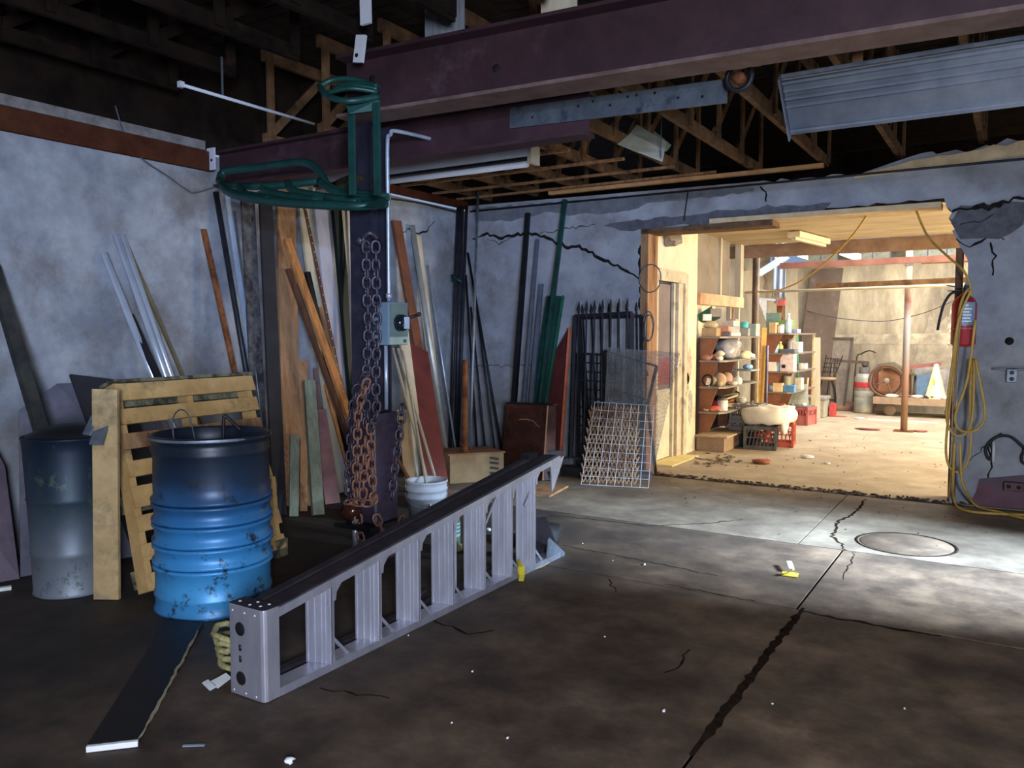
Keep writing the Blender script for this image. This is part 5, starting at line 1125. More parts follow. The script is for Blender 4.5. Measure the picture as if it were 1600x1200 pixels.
# goods on shelf unit 1
def jar(label, p, r, h, col, lid=None, cat='jar', name='jar', lab=None, group=None):
    t = thing(name, label, cat, p, group); p = V(p)
    obj('body', MB().lathe(p, [(0, .001), (r*.95, .001), (r, .01), (r, h*.82), (r*.85, h*.9), (r*.85, h), (0, h)], 14), C(col, .5), t)
    if lid: obj('lid', MB().lathe(p+V((0, 0, h*.86)), [(r*.98, 0), (r*.98, h*.16), (0, h*.17)], 14), C(lid), t)
    if lab: obj('label', MB().lathe(p, [(r*1.015, h*.25), (r*1.015, h*.65)], 14), C(lab), t)
    return t
def bottle(label, p, r, h, col, cap, group=None):
    t = thing('bottle', label, 'bottle', p, group); p = V(p)
    obj('body', MB().lathe(p, [(0, .001), (r, .004), (r, h*.6), (r*.4, h*.78), (r*.35, h*.9), (0, h*.9)], 12), C(col, .4), t)
    obj('cap', MB().lathe(p+V((0, 0, h*.88)), [(r*.45, 0), (r*.45, h*.12), (0, h*.12)], 10), C(cap), t); return t
def carton(label, c_, size, rot, col, name='carton', cat='box'):
    c_ = V(c_); t = obj(name, MB().box(c_+V((0, 0, size[2]/2)), size, Matrix.Rotation(rot, 3, 'Z')), C(col), label=label, cat=cat, bevel=.003); return t
s1, s2, s3_, s4 = [z+.024 for z in Z1]
t = thing('tackle_tray', 'open green metal tray tilted on top of the first shelf', 'tray', (PX+.17, 9.85, s1+.10))
a, b, c_ = WY(1086, 498, 9.75), WY(1112, 484, 9.75), WY(1127, 492, 9.95)
obj('lid', MB().prism([WY(1088, 493, 9.72), WY(1112, 478, 9.72), WY(1113, 488, 9.74), WY(1088, 503, 9.74)], (0, .01, 0)), green_br, t)
obj('tray', MB().prism([WY(1088, 498, 9.74), WY(1112, 486, 9.74), WY(1126, 493, 9.95), WY(1108, 502, 9.95)], (0, .005, -.03)), C('2e4a38'), t)
carton('tan cardboard carton at the front of the top shelf', (PX+.13, 9.66, s1), (.18, .16, .10), 0, 'a08660')
obj('cloth_bundle', MB().blob((PX+.12, 9.66, s1+.14), (.18, .16, .10), 31), C('b5a27c'), label='beige cloth bundle in the tan carton on the top shelf', cat='cloth')
carton('salmon-red box under the green tray', (PX+.20, 9.95, s1), (.12, .12, .13), .2, 'c08468')
carton('small grey box in the middle of the top shelf', (PX+.28, 9.80, s1), (.09, .08, .06), .1, '6f665e')
carton('white box leaning in the middle of the top shelf', (PX+.24, 10.2, s1), (.15, .16, .12), .3, 'd5cdb8')
carton('second white box, upper one on the top shelf', (PX+.22, 10.2, s1+.125), (.12, .14, .07), -.2, 'c6bda8')
carton('white flat packs stacked on the top shelf edge', (PX+.28, 10.1, s1+.0), (.14, .12, .045), .5, 'e3dccb')
carton('grey rounded case behind the white boxes', (PX+.16, 10.42, s1), (.12, .2, .22), .1, '968b84')
jar('turquoise cup on the grey case, top shelf', (PX+.30, 10.48, s1+.105), .05, .08, '4aa8a8', cat='cup', name='cup')
carton('grey drawer box under the turquoise cup', (PX+.27, 10.52, s1), (.16, .16, .10), .1, '8a8478')
carton('pale green-grey box at the far end of the top shelf', (PX+.30, 10.80, s1), (.18, .2, .16), 0, '93a094')
carton('brown folded flap carton above the green tray', (PX+.12, 9.80, s1+.24), (.14, .1, .1), .7, '7c6f66')
carton('white angled sheet pack behind the green tray', (PX+.06, 9.70, s1+.19), (.1, .1, .08), .4, 'e6dfcf')
# shelf 2
obj('plastic_bag', MB().blob((PX+.20, 10.15, s2+.14), (.30, .46, .26), 41, 14, 9, .14, 1), M('grey_film', '77726c', 'b5b2ae', 6, .3, 0, .4), label='large crumpled grey plastic bag on the second shelf', cat='bag')
for k, (x, y, z, s, cl, lb) in enumerate(((.10, 9.62, 0, .10, '9a6a56', 'reddish cloth lump at the left of the second shelf'), (.24, 9.66, 0, .07, 'e0d4ba', 'white lump at the front of the second shelf'),
        (.20, 9.78, .05, .09, 'd5c5a0', 'cream rag lump by the grey bag'), (.29, 10.55, 0, .14, 'd9cc9e', 'pale yellow bundle right of the grey bag'), (.15, 9.7, .0, .1, '8a5f4c', 'brown lump between the white ones on the second shelf'),
        (.30, 10.86, 0, .07, 'dcd8d0', 'small white lump at the far end of the second shelf'))):
    obj('rag', MB().blob((PX+x, y, s2+z+s*.35), (s*1.3, s*1.5, s*.8), 50+k, 9, 6, .15, 1), C(cl), label=lb, cat='rag')
# shelf 3
for k, (x, y, sx, sy, sz, cl, lb) in enumerate(((.16, 9.9, .18, .17, .16, 'b59878', 'tan rounded bundle in the middle of the third shelf'), (.20, 10.08, .16, .16, .16, 'a8846a', 'brown ribbed bundle on the third shelf'),
        (.13, 9.72, .14, .14, .12, '8d7b60', 'olive bundle at the left of the third shelf'), (.22, 9.72, .10, .10, .07, 'a59268', 'small olive ball low on the third shelf'),
        (.30, 10.2, .13, .12, .10, 'd8d2c8', 'white frilly rag on the third shelf edge'), (.30, 10.02, .12, .1, .05, 'c2bba8', 'pale crumpled scrap before the ribbed bundle'))):
    obj('bundle', MB().blob((PX+x, y, s3_+sz*.48), (sx, sy, sz), 70+k, 10, 7, .10, 1), C(cl), label=lb, cat='bundle')
t = thing('metal_ring', 'black ring with a white tag at the left end of the third shelf', 'ring', (PX+.16, 9.60, s3_))
obj('ring', MB().tube([V((PX+.12+.065*math.cos(i*.45), 9.58, s3_+.075+.065*math.sin(i*.45))) for i in range(14)], .01, 6, True), black_st, t)
obj('tag', MB().bar((PX+.12, 9.575, s3_+.005), (PX+.14, 9.575, s3_+.10), .05, .006, V((1, 0, 0))), C('e0dccf'), t)
obj('blue_bag', MB().blob((PX+.28, 10.75, s3_+.20), (.14, .2, .07), 91), C('86a8c8'), label='light blue bag on the bracket between second and third shelf', cat='bag')
obj('bracket_shelf', MB().bb((PX+.10, 10.62, s3_+.145), (PX+.36, 11.05, s3_+.16)), C('8f9a98'), label='small grey bracket shelf carrying the light blue bag', cat='shelf')
# shelf 4
hc = thing('hose_coil', 'coiled brown and tan hoses at the right of the fourth shelf', 'hose', (PX+.2, 10.4, s4))
for k, cl in enumerate(('b08a5a', '5a6a44', '9a6a44', '6a4a34', 'c2a070', '4a5038')):
    tubes('coil', [[V((PX+.17+.10*math.cos(a_*.63), 10.3+.30*math.sin(a_*.63), s4+.02+.028*k+.02*math.sin(a_+k))) for a_ in range(11)]], .012, C(cl), hc)
jar('cream jar with a brown lid on the fourth shelf', (PX+.24, 9.80, s4), .065, .15, 'd8d2bc', '6e6258', lab='e6e2d2')
obj('red_cloth', MB().blob((PX+.18, 9.64, s4+.035), (.16, .12, .07), 101, 10, 6, .2, 1), C('c8584a'), label='orange-red cloth at the front of the fourth shelf', cat='cloth')
t = thing('red_funnel', 'small red cone lying above the orange-red cloth', 'funnel', (PX+.18, 9.72, s4))
obj('cone', MB().lathe((PX+.17, 9.76, s4+.08), [(.05, 0), (.01, .08)], 14, V((-.9, 0, .3))), C('b0403a'), t); obj('stem', MB().tube([(PX+.15, 9.76, s4+.004), (PX+.16, 9.76, s4+.08)], .01, 6), C('b0403a'), t)
for k in range(4):
    obj('glove', MB().blob((PX+.09+.05*k, 9.60+.012*k, s4+.02), (.10, .06, .035), 110+k, 9, 5, .25, 1), C(['b59a74', 'a58a66', 'c2aa80', 'ae9470'][k]), label=['leftmost tan glove on the fourth shelf front', 'second tan glove from left on the fourth shelf front', 'third tan glove from left on the fourth shelf front', 'rightmost tan glove, by the orange-red cloth'][k], cat='glove', group='tan gloves on the fourth shelf')
# ------------------------------------------------ shelf unit 2
Y2 = 12.35
def sx2(px, py, y=Y2): return WY(px, py, y)
x2a = WY(1192, 560, Y2).x; x2b = WY(1236, 560, Y2).x+.02
Z2 = [WY(1225, y, Y2).z-.02 for y in (521, 552, 581, 613)]
shelf_unit('second steel shelf unit of bottles and tins farther back', x2a, x2b, Y2, 13.9, Z2, .10, .28, shelf_m)
it = [  # shelf index, u (0..1 across), y offset, kind, dims, colours, label
 (0, .35, .06, 'c', (.10, .12, .16), 'd4b078', 'tan carton at the left of the top back shelf'), (0, .58, .08, 'j', (.05, .13), 'd6d0c4', 'cream tin on the top back shelf'),
 (0, .8, .15, 'b', (.045, .30), 'b8cede', 'tall pale blue bottle on the top back shelf'), (0, 1.0, .35, 'c', (.12, .16, .06), '8c95b0', 'flat lilac box at the right of the top back shelf'),
 (0, .55, .45, 'c', (.2, .2, .20), '6f8a4a', 'green box behind the cream tin, top back shelf'),
 (1, .42, .06, 'b', (.05, .26), 'a9c6dc', 'pale blue spray bottle on the second back shelf'), (1, .56, .12, 'b', (.04, .17), 'd8d060', 'yellow bottle on the second back shelf'),
 (1, .85, .1, 'c', (.22, .16, .06), '5b5f68', 'dark flat case on the second back shelf'), (1, 1.0, .55, 'c', (.10, .2, .16), 'd8d4c8', 'white box at the right of the second back shelf'), (1, .70, .5, 'j', (.06, .20), 'b0a49c', 'grey tin behind the dark case'),
 (2, .35, .05, 'c', (.12, .12, .14), 'e0d2c0', 'cream carton at the left of the third back shelf'), (2, .52, .08, 'b', (.05, .22), '88aac8', 'blue bottle on the third back shelf'),
 (2, .85, .1, 'c', (.20, .16, .26), 'e0cfc8', 'large pale pink carton with a black mark, third back shelf'), (2, .25, .3, 'j', (.07, .2), 'c07a66', 'salmon tin at the back of the third back shelf'),
 (2, 1.02, .7, 'j', (.06, .10), '8c8880', 'low grey tin at the right of the third back shelf'), (2, 1.04, 1.05, 'j', (.05, .09), 'dcd8cf', 'white cup at the far right of the third back shelf'),
 (3, .55, .06, 'c', (.14, .12, .13), 'd9b98c', 'tan tin box on the fourth back shelf'), (3, .95, .08, 'c', (.16, .10, .10), '4f86b4', 'blue and white box at the right of the fourth back shelf'),
 (3, .72, .25, 'j', (.065, .22), '8d8a64', 'olive tin behind the tan tin box'), (3, 1.0, .7, 'c', (.1, .16, .18), 'cfc0a6', 'tall cream box at the back right of the fourth back shelf'),
]
for s_, u_, dy, kd, dm_, cl, lb in it:
    p = V((x2a+(x2b-x2a)*min(u_, .93)-.02, Y2+dy+.02, Z2[s_]+.023))
    if kd == 'c': carton(lb, p, dm_, R_.uniform(-.15, .15), cl)
    elif kd == 'j': jar(lb, p, dm_[0], dm_[1], cl, '9a9488')
    else: bottle(lb, p, dm_[0], dm_[1], cl, 'e4e0d4')
obj('blue_cloth', MB().blob((x2a+.10, Y2+.12, Z2[3]+.085), (.20, .2, .14), 121, 10, 7, .12, 1), C('5f7f9e'), label='blue cloth heap at the left of the fourth back shelf', cat='cloth')
obj('black_mark', MB().box((x2a+.30, Y2+.03, Z2[2]+.10), (.05, .01, .05)), blk, label='small black handle on the front of the third back shelf', cat='handle')
stuffin('mixed tins and rags heaped under the second shelf unit', ((x2a+x2b)/2+.02, Y2+.2, .13), .42, .2, .22, 14, ['c9a87c', '7f8a6a', 'b5584c', 'd9cfbc', '6a5a4a', 'a8927a'], 33)
t = thing('stacked_tins', 'white and blue striped tin by the faded red crate', 'tin', (x2b-.02, Y2+.03, .10))
obj('body', MB().lathe((x2b-.03, Y2+.0, .102), [(0, 0), (.085, 0), (.085, .24), (0, .24)], 16), C('ddd8d0'), t); obj('stripe', MB().lathe((x2b-.03, Y2, .102), [(.0865, .15), (.0865, .22)], 16), C('4a4a70'), t); obj('rim', MB().lathe((x2b-.03, Y2, .102), [(.088, .0), (.088, .015)], 16), C('a5483e'), t)
# leaning poles in front of unit 2
def pole(name, label, b_, a_, r, mat, w=None):
    obj(name, MB().tube([b_, a_], r, 7) if not w else MB().bar(b_, a_, w, r, V((.85, .5, 0))), mat, label=label, cat='pole' if not w else 'plank')
def up2(px, pyb, pyt, px2, y): a = WY(px, pyb, y); a.z = .006; return a, WY(px2, pyt, y+.12)
a, b = up2(1187, 648, 512, 1194, 11.9); pole('yellow_plank', 'orange-yellow upright plank in front of the second shelf unit', a, b, .03, M('yellow_plank', 'c08a3c', 'd9a450', 5, .7), .075)
a, b = up2(1181, 642, 520, 1187, 11.95); pole('red_pole', 'red pole just left of the orange-yellow plank', a, b, .014, C('b03a2e'))
a, b = up2(1178, 642, 522, 1180, 11.9); pole('pink_pole', 'thin pale red pole, leftmost in front of the second unit', a, b, .009, C('c77a66'))
a, b = up2(1197, 646, 540, 1199, 11.85); pole('purple_pipe', 'purplish steel pipe right of the orange-yellow plank', a, b, .022, M('purple_pipe', '5d5866', '77717f', 6, .4, .5))
a, b = WY(1248, 612, 14.1), WY(1246, 524, 14.3); a.z = .35
br = thing('broom', 'green-handled broom with yellow tip leaning by the second shelf unit', 'broom', (a.x, a.y, 0))
obj('handle', MB().tube([V((a.x, a.y, .12)), b], .014, 7), C('2f8a58'), br); obj('tip', MB().tube([b, b+(b-a).normalized()*.08], .016, 7), C('d9b43a'), br); obj('head', MB().box((a.x, a.y, .07), (.24, .07, .13)), C('a8403a'), br)
obj('wood_board', MB().bar((x2b+.05, 13.98, .01), (x2b+.0, 14.1, 1.35), .10, .02, V((1, .2, 0))), CRM, label='cream board standing behind the broom', cat='board')
q = G(1247, 664); cr = crate('faded red solid-fronted milk crate on the floor by the second unit', (q.x-.02, q.y+.17, .003), .38, .36, .27, -.15, pink_red, solid=True)
obj('lid_board', MB().box((q.x-.02, q.y+.17, .285), (.37, .34, .02), Matrix.Rotation(-.15, 3, 'Z')), C('6c625c'), label='dark board lying on the faded red crate', cat='board')
jar('small white jar on the dark board of the faded red crate', (q.x+.06, q.y+.12, .297), .04, .035, 'e0dccf', cat='jar')
obj('slatted_board', MB().prism([V((q.x-.16, q.y+.20, .30)), V((q.x+.10, q.y+.22, .30)), V((q.x+.04, q.y+.40, .60)), V((q.x-.20, q.y+.38, .60))], (0, .02, .01)), C('8f8f7e'), label='grey-green slatted panel leaning on the faded red crate', cat='panel')
q = G(1262, 652); co_ = thing('cool_box', 'grey lidded cool box behind the faded red crate', 'cool box', (q.x+.05, q.y+.2, 0))
obj('body', MB().bb((q.x-.12, q.y+.0, .003), (q.x+.26, q.y+.45, .30)), C('9a9686'), co_, bevel=.01); obj('lid', MB().bb((q.x-.14, q.y-.02, .302), (q.x+.28, q.y+.47, .35)), C('85807c'), co_, bevel=.01)
carton('red side box peeking out behind the cool box', (q.x+.33, q.y+.40, .003), (.08, .2, .22), 0, 'a83a38')
jar('tall red can standing behind the cool box', (q.x-.02, q.y+.6, .003), .09, .55, 'a84a48', cat='can')
# left side wall hangings, tall panel
obj('tall_brown_sheet', MB().prism([V((-3.55, 15.8, .005)), V((-2.95, 15.8, .005)), V((-2.72, 15.95, 2.62)), V((-3.28, 15.95, 2.62))], (0, .03, 0)), M('brown_tall_panel', '5c4d42', '6e5e52', 3, .75, c3='8a7868', s3=3, t3=.64), label='tall dark brown panel leaning on the far wall behind the broom', cat='panel')
obj('cream_sheet', MB().prism([WY(1228, 412, 16.05), WY(1246, 420, 16.05), V((-3.42, 15.85, .01)), V((-3.72, 15.85, .01))], (0, .02, 0)), CRM, label='tall cream panel left of the dark brown panel', cat='panel')
tp_ = MB(); n_ = 12
vs = []
for i in range(n_+1):
    for j in range(9):
        q = WY(1206+i*1.9, 379+j*10.8, 13.9); q.y += .05*math.sin(i*1.3+j*.3); q.y += 0; vs.append(q)
fs = [(i*9+j, (i+1)*9+j, (i+1)*9+j+1, i*9+j+1) for i in range(n_) for j in range(8)]
tp_.add(vs, fs, True); tb = obj('blue_tarp', tp_, M('blue_white_tarp', '9fb4cc', 'd5dde6', 5, .6, st=(3, 1, .5)), label='pale blue tarp hanging high behind the second shelf unit', cat='tarp')
sm_ = tb.modifiers.new('thick', 'SOLIDIFY'); sm_.thickness = .006
obj('torn_sheet', MB().prism([WX(x, y, -4.148) for x, y in [(1182, 412), (1198, 408), (1199, 455), (1192, 452), (1196, 440), (1192, 428), (1186, 420)]], (.02, 0, 0)), C('85786a'), label='torn grey-brown panel hanging left of the blue tarp', cat='panel')
obj('tan_sheet', MB().prism([WX(1160, 424, -4.148), WX(1180, 420, -4.148), WX(1192, 440, -4.148), WX(1190, 452, -4.148), WX(1160, 456, -4.148)], (.02, 0, 0)), C('a8987a'), label='tan panel behind the brown steel post, high up', cat='panel')
wr = thing('wall_rack', 'white two-tube light rack on the side wall above the second unit', 'lamp', WY(1195, 460, 13.6))
for py in (453, 466): obj('tube', MB().bar(WY(1183, py, 13.6), WY(1211, py+3, 13.6), .035, .03), white_en, wr)
obj('end_bracket', MB().bar(WY(1181, 448, 13.65), WY(1181, 470, 13.65), .06, .02), C('6c6058'), wr); obj('end_bracket', MB().bar(WY(1212, 452, 13.65), WY(1212, 474, 13.65), .05, .02), C('6c6058'), wr)
obj('tarp_rope', MB().tube([WY(1217, 381, 13.9), V((WY(1217, 381, 13.9).x, 13.9, 3.06))], .01, 5), CRM, tb)
obj('white_cloth', MB().prism([WX(1182, 466, -4.148), WX(1203, 470, -4.148), WX(1205, 500, -4.148), WX(1196, 502, -4.148), WX(1190, 485, -4.148)], (.012, 0, 0)), C('cfd2d4'), label='hanging white cloth under the light rack', cat='cloth')
obj('green_board', MB().prism([V((x2a-.1, 12.9, Z2[0]+.024)), V((x2a+.12, 12.85, Z2[0]+.024)), V((x2a+.12, 12.9, Z2[0]+.34)), V((x2a-.12, 12.95, Z2[0]+.34))], (0, .02, 0)), C('7f9c8c'), label='grey-green board standing on top of the second shelf unit', cat='board')
obj('rusty_hook_post', MB().bar(WY(1218, 470, 13.8), WY(1220, 512, 13.8), .09, .05), rust, label='short rusty post with red top behind the second shelf unit', cat='post')
obj('red_box_top', MB().box(WY(1221, 473, 13.75), (.13, .1, .10)), C('a8504c'), label='small red box on the rusty post', cat='box')

# ------------------------------------------------ far wall things
t = thing('steel_door_panel', 'grey-brown framed panel standing left of the bar stool', 'panel', G(1262, 625))
obj('panel', MB().prism([V((-2.86, 15.70, .005)), V((-2.62, 15.72, .005)), V((-2.52, 15.9, 1.32)), V((-2.86, 15.9, 1.32))], (0, .025, 0)), C('70665c'), t)
obj('frame_edge', MB().bar(V((-2.61, 15.71, .01)), V((-2.51, 15.89, 1.33)), .03, .03), C('4c433b'), t); obj('frame_edge', MB().bar(V((-2.88, 15.88, 1.33)), V((-2.50, 15.88, 1.33)), .03, .03), C('4c433b'), t)
tr = thing('wooden_trestle', 'pale wooden trestle legs before the framed panel', 'trestle', G(1265, 640))
q = WY(1258, 632, 15.0); q.z = .005
obj('leg', MB().tube([q, q+V((.03, .05, .62))], .017, 7), C('c9a06c'), tr); obj('leg', MB().tube([q+V((.16, 0, 0)), q+V((.10, .05, .62))], .017, 7), C('c9a06c'), tr); obj('rung', MB().tube([q+V((.015, .02, .3)), q+V((.13, .02, .3))], .01, 6), C('c9a06c'), tr)
# bar stool
def far(px, py, y=15.3): return WY(px, py, y)
bs = thing('bar_stool', 'iron bar stool with round seat and openwork back', 'stool', G(1292, 640))
s0 = far(1291, 592); obj('seat', MB().lathe(s0+V((0, 0, -.02)), [(0, 0), (.16, 0), (.18, .015), (.18, .035), (.15, .05), (0, .055)], 20), C('8a7258'), bs)
for dx, dy in ((-.15, -.10), (.14, -.10), (-.12, .12), (.12, .12)):
    obj('leg', MB().tube(smoothpath([s0+V((dx*.7, dy*.7, -.02)), s0+V((dx*1.15, dy*1.1, -.25)), V((s0.x+dx*1.3, s0.y+dy*1.3, .005))]), .011, 6), black_st, bs)
obj('foot_ring', MB().tube([V((s0.x+.16*math.cos(i*.45), s0.y+.16*math.sin(i*.45), .22)) for i in range(14)], .009, 6, True), black_st, bs)
for k, dx in enumerate((-.10, .10)): obj('back_post', MB().tube(smoothpath([s0+V((dx, .1, 0)), s0+V((dx*1.2+.05, .16, .2)), s0+V((dx*1.4+.10, .18, .42))]), .01, 6), black_st, bs)
mb = MB()
for k in range(4): mb.tube([s0+V((-.11+.03*k*.5, .15, .12+.08*k)), s0+V((.18+.01*k, .15, .12+.08*k))], .006, 5)
for k in range(5): mb.tube([s0+V((-.06+.05*k, .15, .1)), s0+V((.0+.04*k, .16, .38))], .005, 5)
obj('openwork', mb, black_st, bs)
tf = thing('table_frame', 'dark metal frame with corner posts behind the stool and the grey can', 'frame', G(1330, 642))
a, b = far(1302, 563, 15.6), far(1358, 567, 15.6)
obj('top_bar', MB().bar(a, b, .05, .04, V((0, 0, 1))), C('4a3c32'), tf)
obj('post', MB().bar(V((b.x-.03, b.y, .005)), b+V((-.03, 0, 0)), .06, .03), C('5a4a40'), tf); obj('post', MB().bar(V((a.x+.03, a.y, .005)), a+V((.03, 0, 0)), .05, .03), C('5a4a40'), tf)
obj('thin_pole', MB().bar(V((far(1300, 600, 15.85).x-.05, 15.8, .005)), far(1304, 526, 16.0), .05, .02), C('8f8a88'), label='tall thin grey strip leaning on the far wall above the stool', cat='strip')
obj('red_sheet', MB().prism([V((-2.35, 15.72, .25)), V((-2.1, 15.72, .02)), V((-2.0, 15.75, .3)), V((-2.02, 15.9, .80)), V((-2.2, 15.9, .62))], (0, .02, 0)), C('9a5a4a'), label='rust-red crumpled sheet behind the grey cylinder', cat='sheet')
obj('rubble_heap', MB().blob((-2.55, 15.85, .07), (.7, .35, .2), 5, 16, 8, .25, 1), C('7a5a48'), label='brown rubble heap at the foot of the far wall', cat='rubble')
gc = G(1349, 645); ga = thing('gas_cylinder', 'grey gas cylinder with a red band, in the back room', 'cylinder', (gc.x, gc.y, 0)); gs = (WY(1349, 583, gc.y).z)
obj('body', MB().lathe((gc.x, gc.y, .002), [(0, .0), (.15, .0), (.165, .03), (.165, .27), (.16, .28), (.165, .29), (.165, gs*.55), (.155, gs*.56), (.165, gs*.58), (.165, gs*.88), (.13, gs*.97), (.05, gs)], 24), M('cylinder_grey', '8b8a80', 'a5a498', 7, .5, .2, .1, c3='c2b48c', s3=3, t3=.62), ga)
obj('red_band', MB().lathe((gc.x, gc.y, gs*.64), [(.1665, 0), (.1675, .01), (.1675, .09), (.1665, .1)], 24), C('a83038'), ga)
obj('collar', MB().lathe((gc.x, gc.y, gs*.97), [(.09, 0), (.09, .13), (.085, .13), (.085, 0)], 16), C('55504c'), ga); obj('valve', MB().lathe((gc.x, gc.y, gs), [(.03, 0), (.03, .12), (.045, .13), (.045, .17), (0, .17)], 10), C('3c3834'), ga)
ca = thing('platform_cart', 'low wooden platform cart with metal wheels, loaded with junk', 'cart', G(1420, 650))
cz = WY(1420, 622, 15.2).z; cx0, cx1 = WY(1366, 620, 15.2).x, .05
obj('deck', MB().bb((cx0, 15.1, cz-.09), (cx1, 15.85, cz)), C('7f6c58'), ca)
obj('edge_board', MB().bb((cx0, 15.07, cz-.11), (cx1, 15.10, cz+.01)), C('8f7a64'), ca)
for x in (cx0+.25, -.95+.1, -.15): obj('wheel', MB().lathe((x, 15.2, .10), [(0, 0), (.095, 0), (.1, .01), (.1, .06), (0, .07)], 18, V((0, 1, 0))), C('7a6a5c'), ca)
obj('caster_frame', MB().box((cx0+.25, 15.25, .21), (.16, .12, .03)), black_st, ca)
rw = thing('spoked_reel', 'large brown hoop reel standing on the cart', 'reel', (WY(1384, 620, 15.15).x, 15.15, cz))
c0 = WY(1385, 594, 15.2); 
for k, (rr_, dy) in enumerate(((.27, 0), (.23, .10))): obj('hoop', MB().tube([V((c0.x+rr_*math.cos(i*math.pi/14), 15.2+dy, cz+.28+rr_*math.sin(i*math.pi/14))) for i in range(28)], .022, 6, True), C('5c4030'), rw)
obj('hub', MB().lathe((c0.x, 15.15, cz+.28), [(0, 0), (.05, 0), (.05, .16), (0, .16)], 12, V((0, 1, 0))), C('7a6a5a'), rw)
for k in range(4): a_ = .4+k*math.pi/2; obj('spoke', MB().tube([V((c0.x, 15.22, cz+.28)), V((c0.x+.26*math.cos(a_), 15.22, cz+.28+.26*math.sin(a_)))], .010, 5), C('6a5242'), rw)
obj('brown_crate', MB().bb((cx0+.02, 15.5, cz+.003), (cx0+.52, 15.8, cz+.50)), C('8a5f44'), label='brown crate behind the hoop reel on the cart', cat='crate')
obj('folded_tarp', MB().prism([V((cx0+.0, 15.45, cz+.52)), V((cx0+.20, 15.42, cz+.56)), V((cx0+.62, 15.42, cz+.36)), V((cx0+.66, 15.5, cz+.34)), V((cx0+.22, 15.85, cz+.56)), V((cx0+.0, 15.85, cz+.53))], (0, .0, .03)), C('5a5644'), label='olive folded tarp draped over the brown crate', cat='tarp')
obj('bent_hose', MB().tube(smoothpath([V((WY(1334, 575, 16.0).x, 16.0, .01)), WY(1338, 563, 15.85), WY(1346, 553, 15.8), WY(1358, 548, 15.6), WY(1368, 551, 15.45)]), .012, 6), C('3c3630'), label='dark bent hose arching left of the olive tarp', cat='hose')
n_ = 14; vs = []
for i in range(n_+1):
    for j in range(8):
        x = -1.45+1.0*i/n_; vs.append(V((x, 15.55-.22*j/7+.06*math.sin(i*1.1+j*.4), cz+.02+.50*(1-j/7)+.03*math.sin(i*.8))))
fs = [(i*8+j, i*8+j+1, (i+1)*8+j+1, (i+1)*8+j) for i in range(n_) for j in range(7)]
gt = obj('grey_tarp', MB().add(vs, fs, True), M('grey_tarp_mat', '6f6a66', '8c8680', 6, .7, st=(2, 1, 1)), label='grey crumpled tarp hanging over the right half of the cart load', cat='tarp'); gt.modifiers.new('t', 'SOLIDIFY').thickness = .01
obj('blue_sheet', MB().bb((-1.38, 15.22, cz+.004), (-1.12, 15.26, cz+.40)), C('4a6480'), label='blue panel behind the pipe column on the cart', cat='panel')
obj('red_bar', MB().bar(WY(1420, 574, 15.2), WY(1470, 568, 15.4), .06, .04, V((0, 0, 1))), C('7a4a44'), label='dark red bar lying on top of the grey tarp', cat='bar')
cn = thing('wet_floor_cone', 'pale yellow cone at the right end of the cart', 'cone', (WY(1461, 620, 15.2).x, 15.2, cz))
xx = WY(1461, 620, 15.2).x; obj('cone', MB().lathe((xx, 15.25, cz+.003), [(.17, 0), (.16, .03), (.05, .50), (.03, .58), (0, .59)], 14), C('d8cf9e'), cn); obj('mark', MB().box((xx-.02, 15.13, cz+.30), (.03, .02, .09)), C('c9a52c'), cn)
for k in range(9):
    x = -1.75+.2*k; obj('scrap', MB().blob((x, 15.16, cz+.035), (.18, .14, .06), 140+k, 9, 5, .3, 1), C(['e0d8c8', '6a6058', 'b5aa9a', '4c4440', 'd8d0bc'][k % 5]), label='crumpled scrap on the front edge of the cart, ' + ['leftmost', 'second from left', 'third from left', 'fourth from left', 'fifth from left', 'fourth from right', 'third from right', 'second from right', 'rightmost'][k], cat='scrap', group='scraps on the cart edge')
obj('tube_light', MB().bar(G(1355, 655, .01), G(1465, 661, .01), .05, .015), M('white_strip', 'f2f2f4', 'ffffff', 5, .4), label='long white strip lying on the back room floor', cat='strip')  # flat white bar for the streak on the floor, no tube
obj('loop_wire', MB().tube(smoothpath([WY(1262, 486, 15.9), WY(1310, 497, 15.7), WY(1380, 502, 15.4), WY(1440, 490, 14.8), WY(1490, 470, 14.2)]), .007, 5), cable_g, label='thin dark wire sagging across the far wall', cat='wire')
# floor litter
def litter(name, label, px, py, size, mat, z=.004, cat='scrap', seed=1, group=None):
    q = G(px, py); return obj(name, MB().blob(q+V((0, 0, size[2]/2)), size, seed, 8, 5, .3, 1), mat, label=label, cat=cat, group=group)
litter('red_leaf', 'crumpled rust-red leaf heap on the floor before the black crate', 1190, 724, (.24, .16, .05), C('8a4a34'), seed=3)
t = obj('dry_leaves', MB().add([], []), None, label='x', cat='x') if 0 else None
mb = MB(); r3 = random.Random(4)
for i in range(60):
    q = G(1118+r3.gauss(0, 16), 718+r3.gauss(0, 5), .006); mb.box(q, (r3.uniform(.02, .06), r3.uniform(.015, .04), .008), Matrix.Rotation(r3.uniform(0, 3), 3, 'Z'))
obj('debris', mb, M('grey_brown_debris', '5f5445', '8d8068', 30, .9), label='scatter of dry grey-brown bits on the floor near the plinth box', cat='debris', kind='stuff')
mb = MB()
for i in range(220):
    f_ = r3.random(); q = V((-3.2+2.9*f_, 7.70+r3.gauss(0, .04), .006)); mb.box(q, (r3.uniform(.008, .035),)*2+(.012,), Matrix.Rotation(r3.uniform(0, 3), 3, 'Z'))
for i in range(160):
    q = V((r3.uniform(-3.8, .4), r3.uniform(5.6, 12), .003)); mb.box(q, (r3.uniform(.004, .016),)*2+(.006,), Matrix.Rotation(r3.uniform(0, 3), 3, 'Z'))
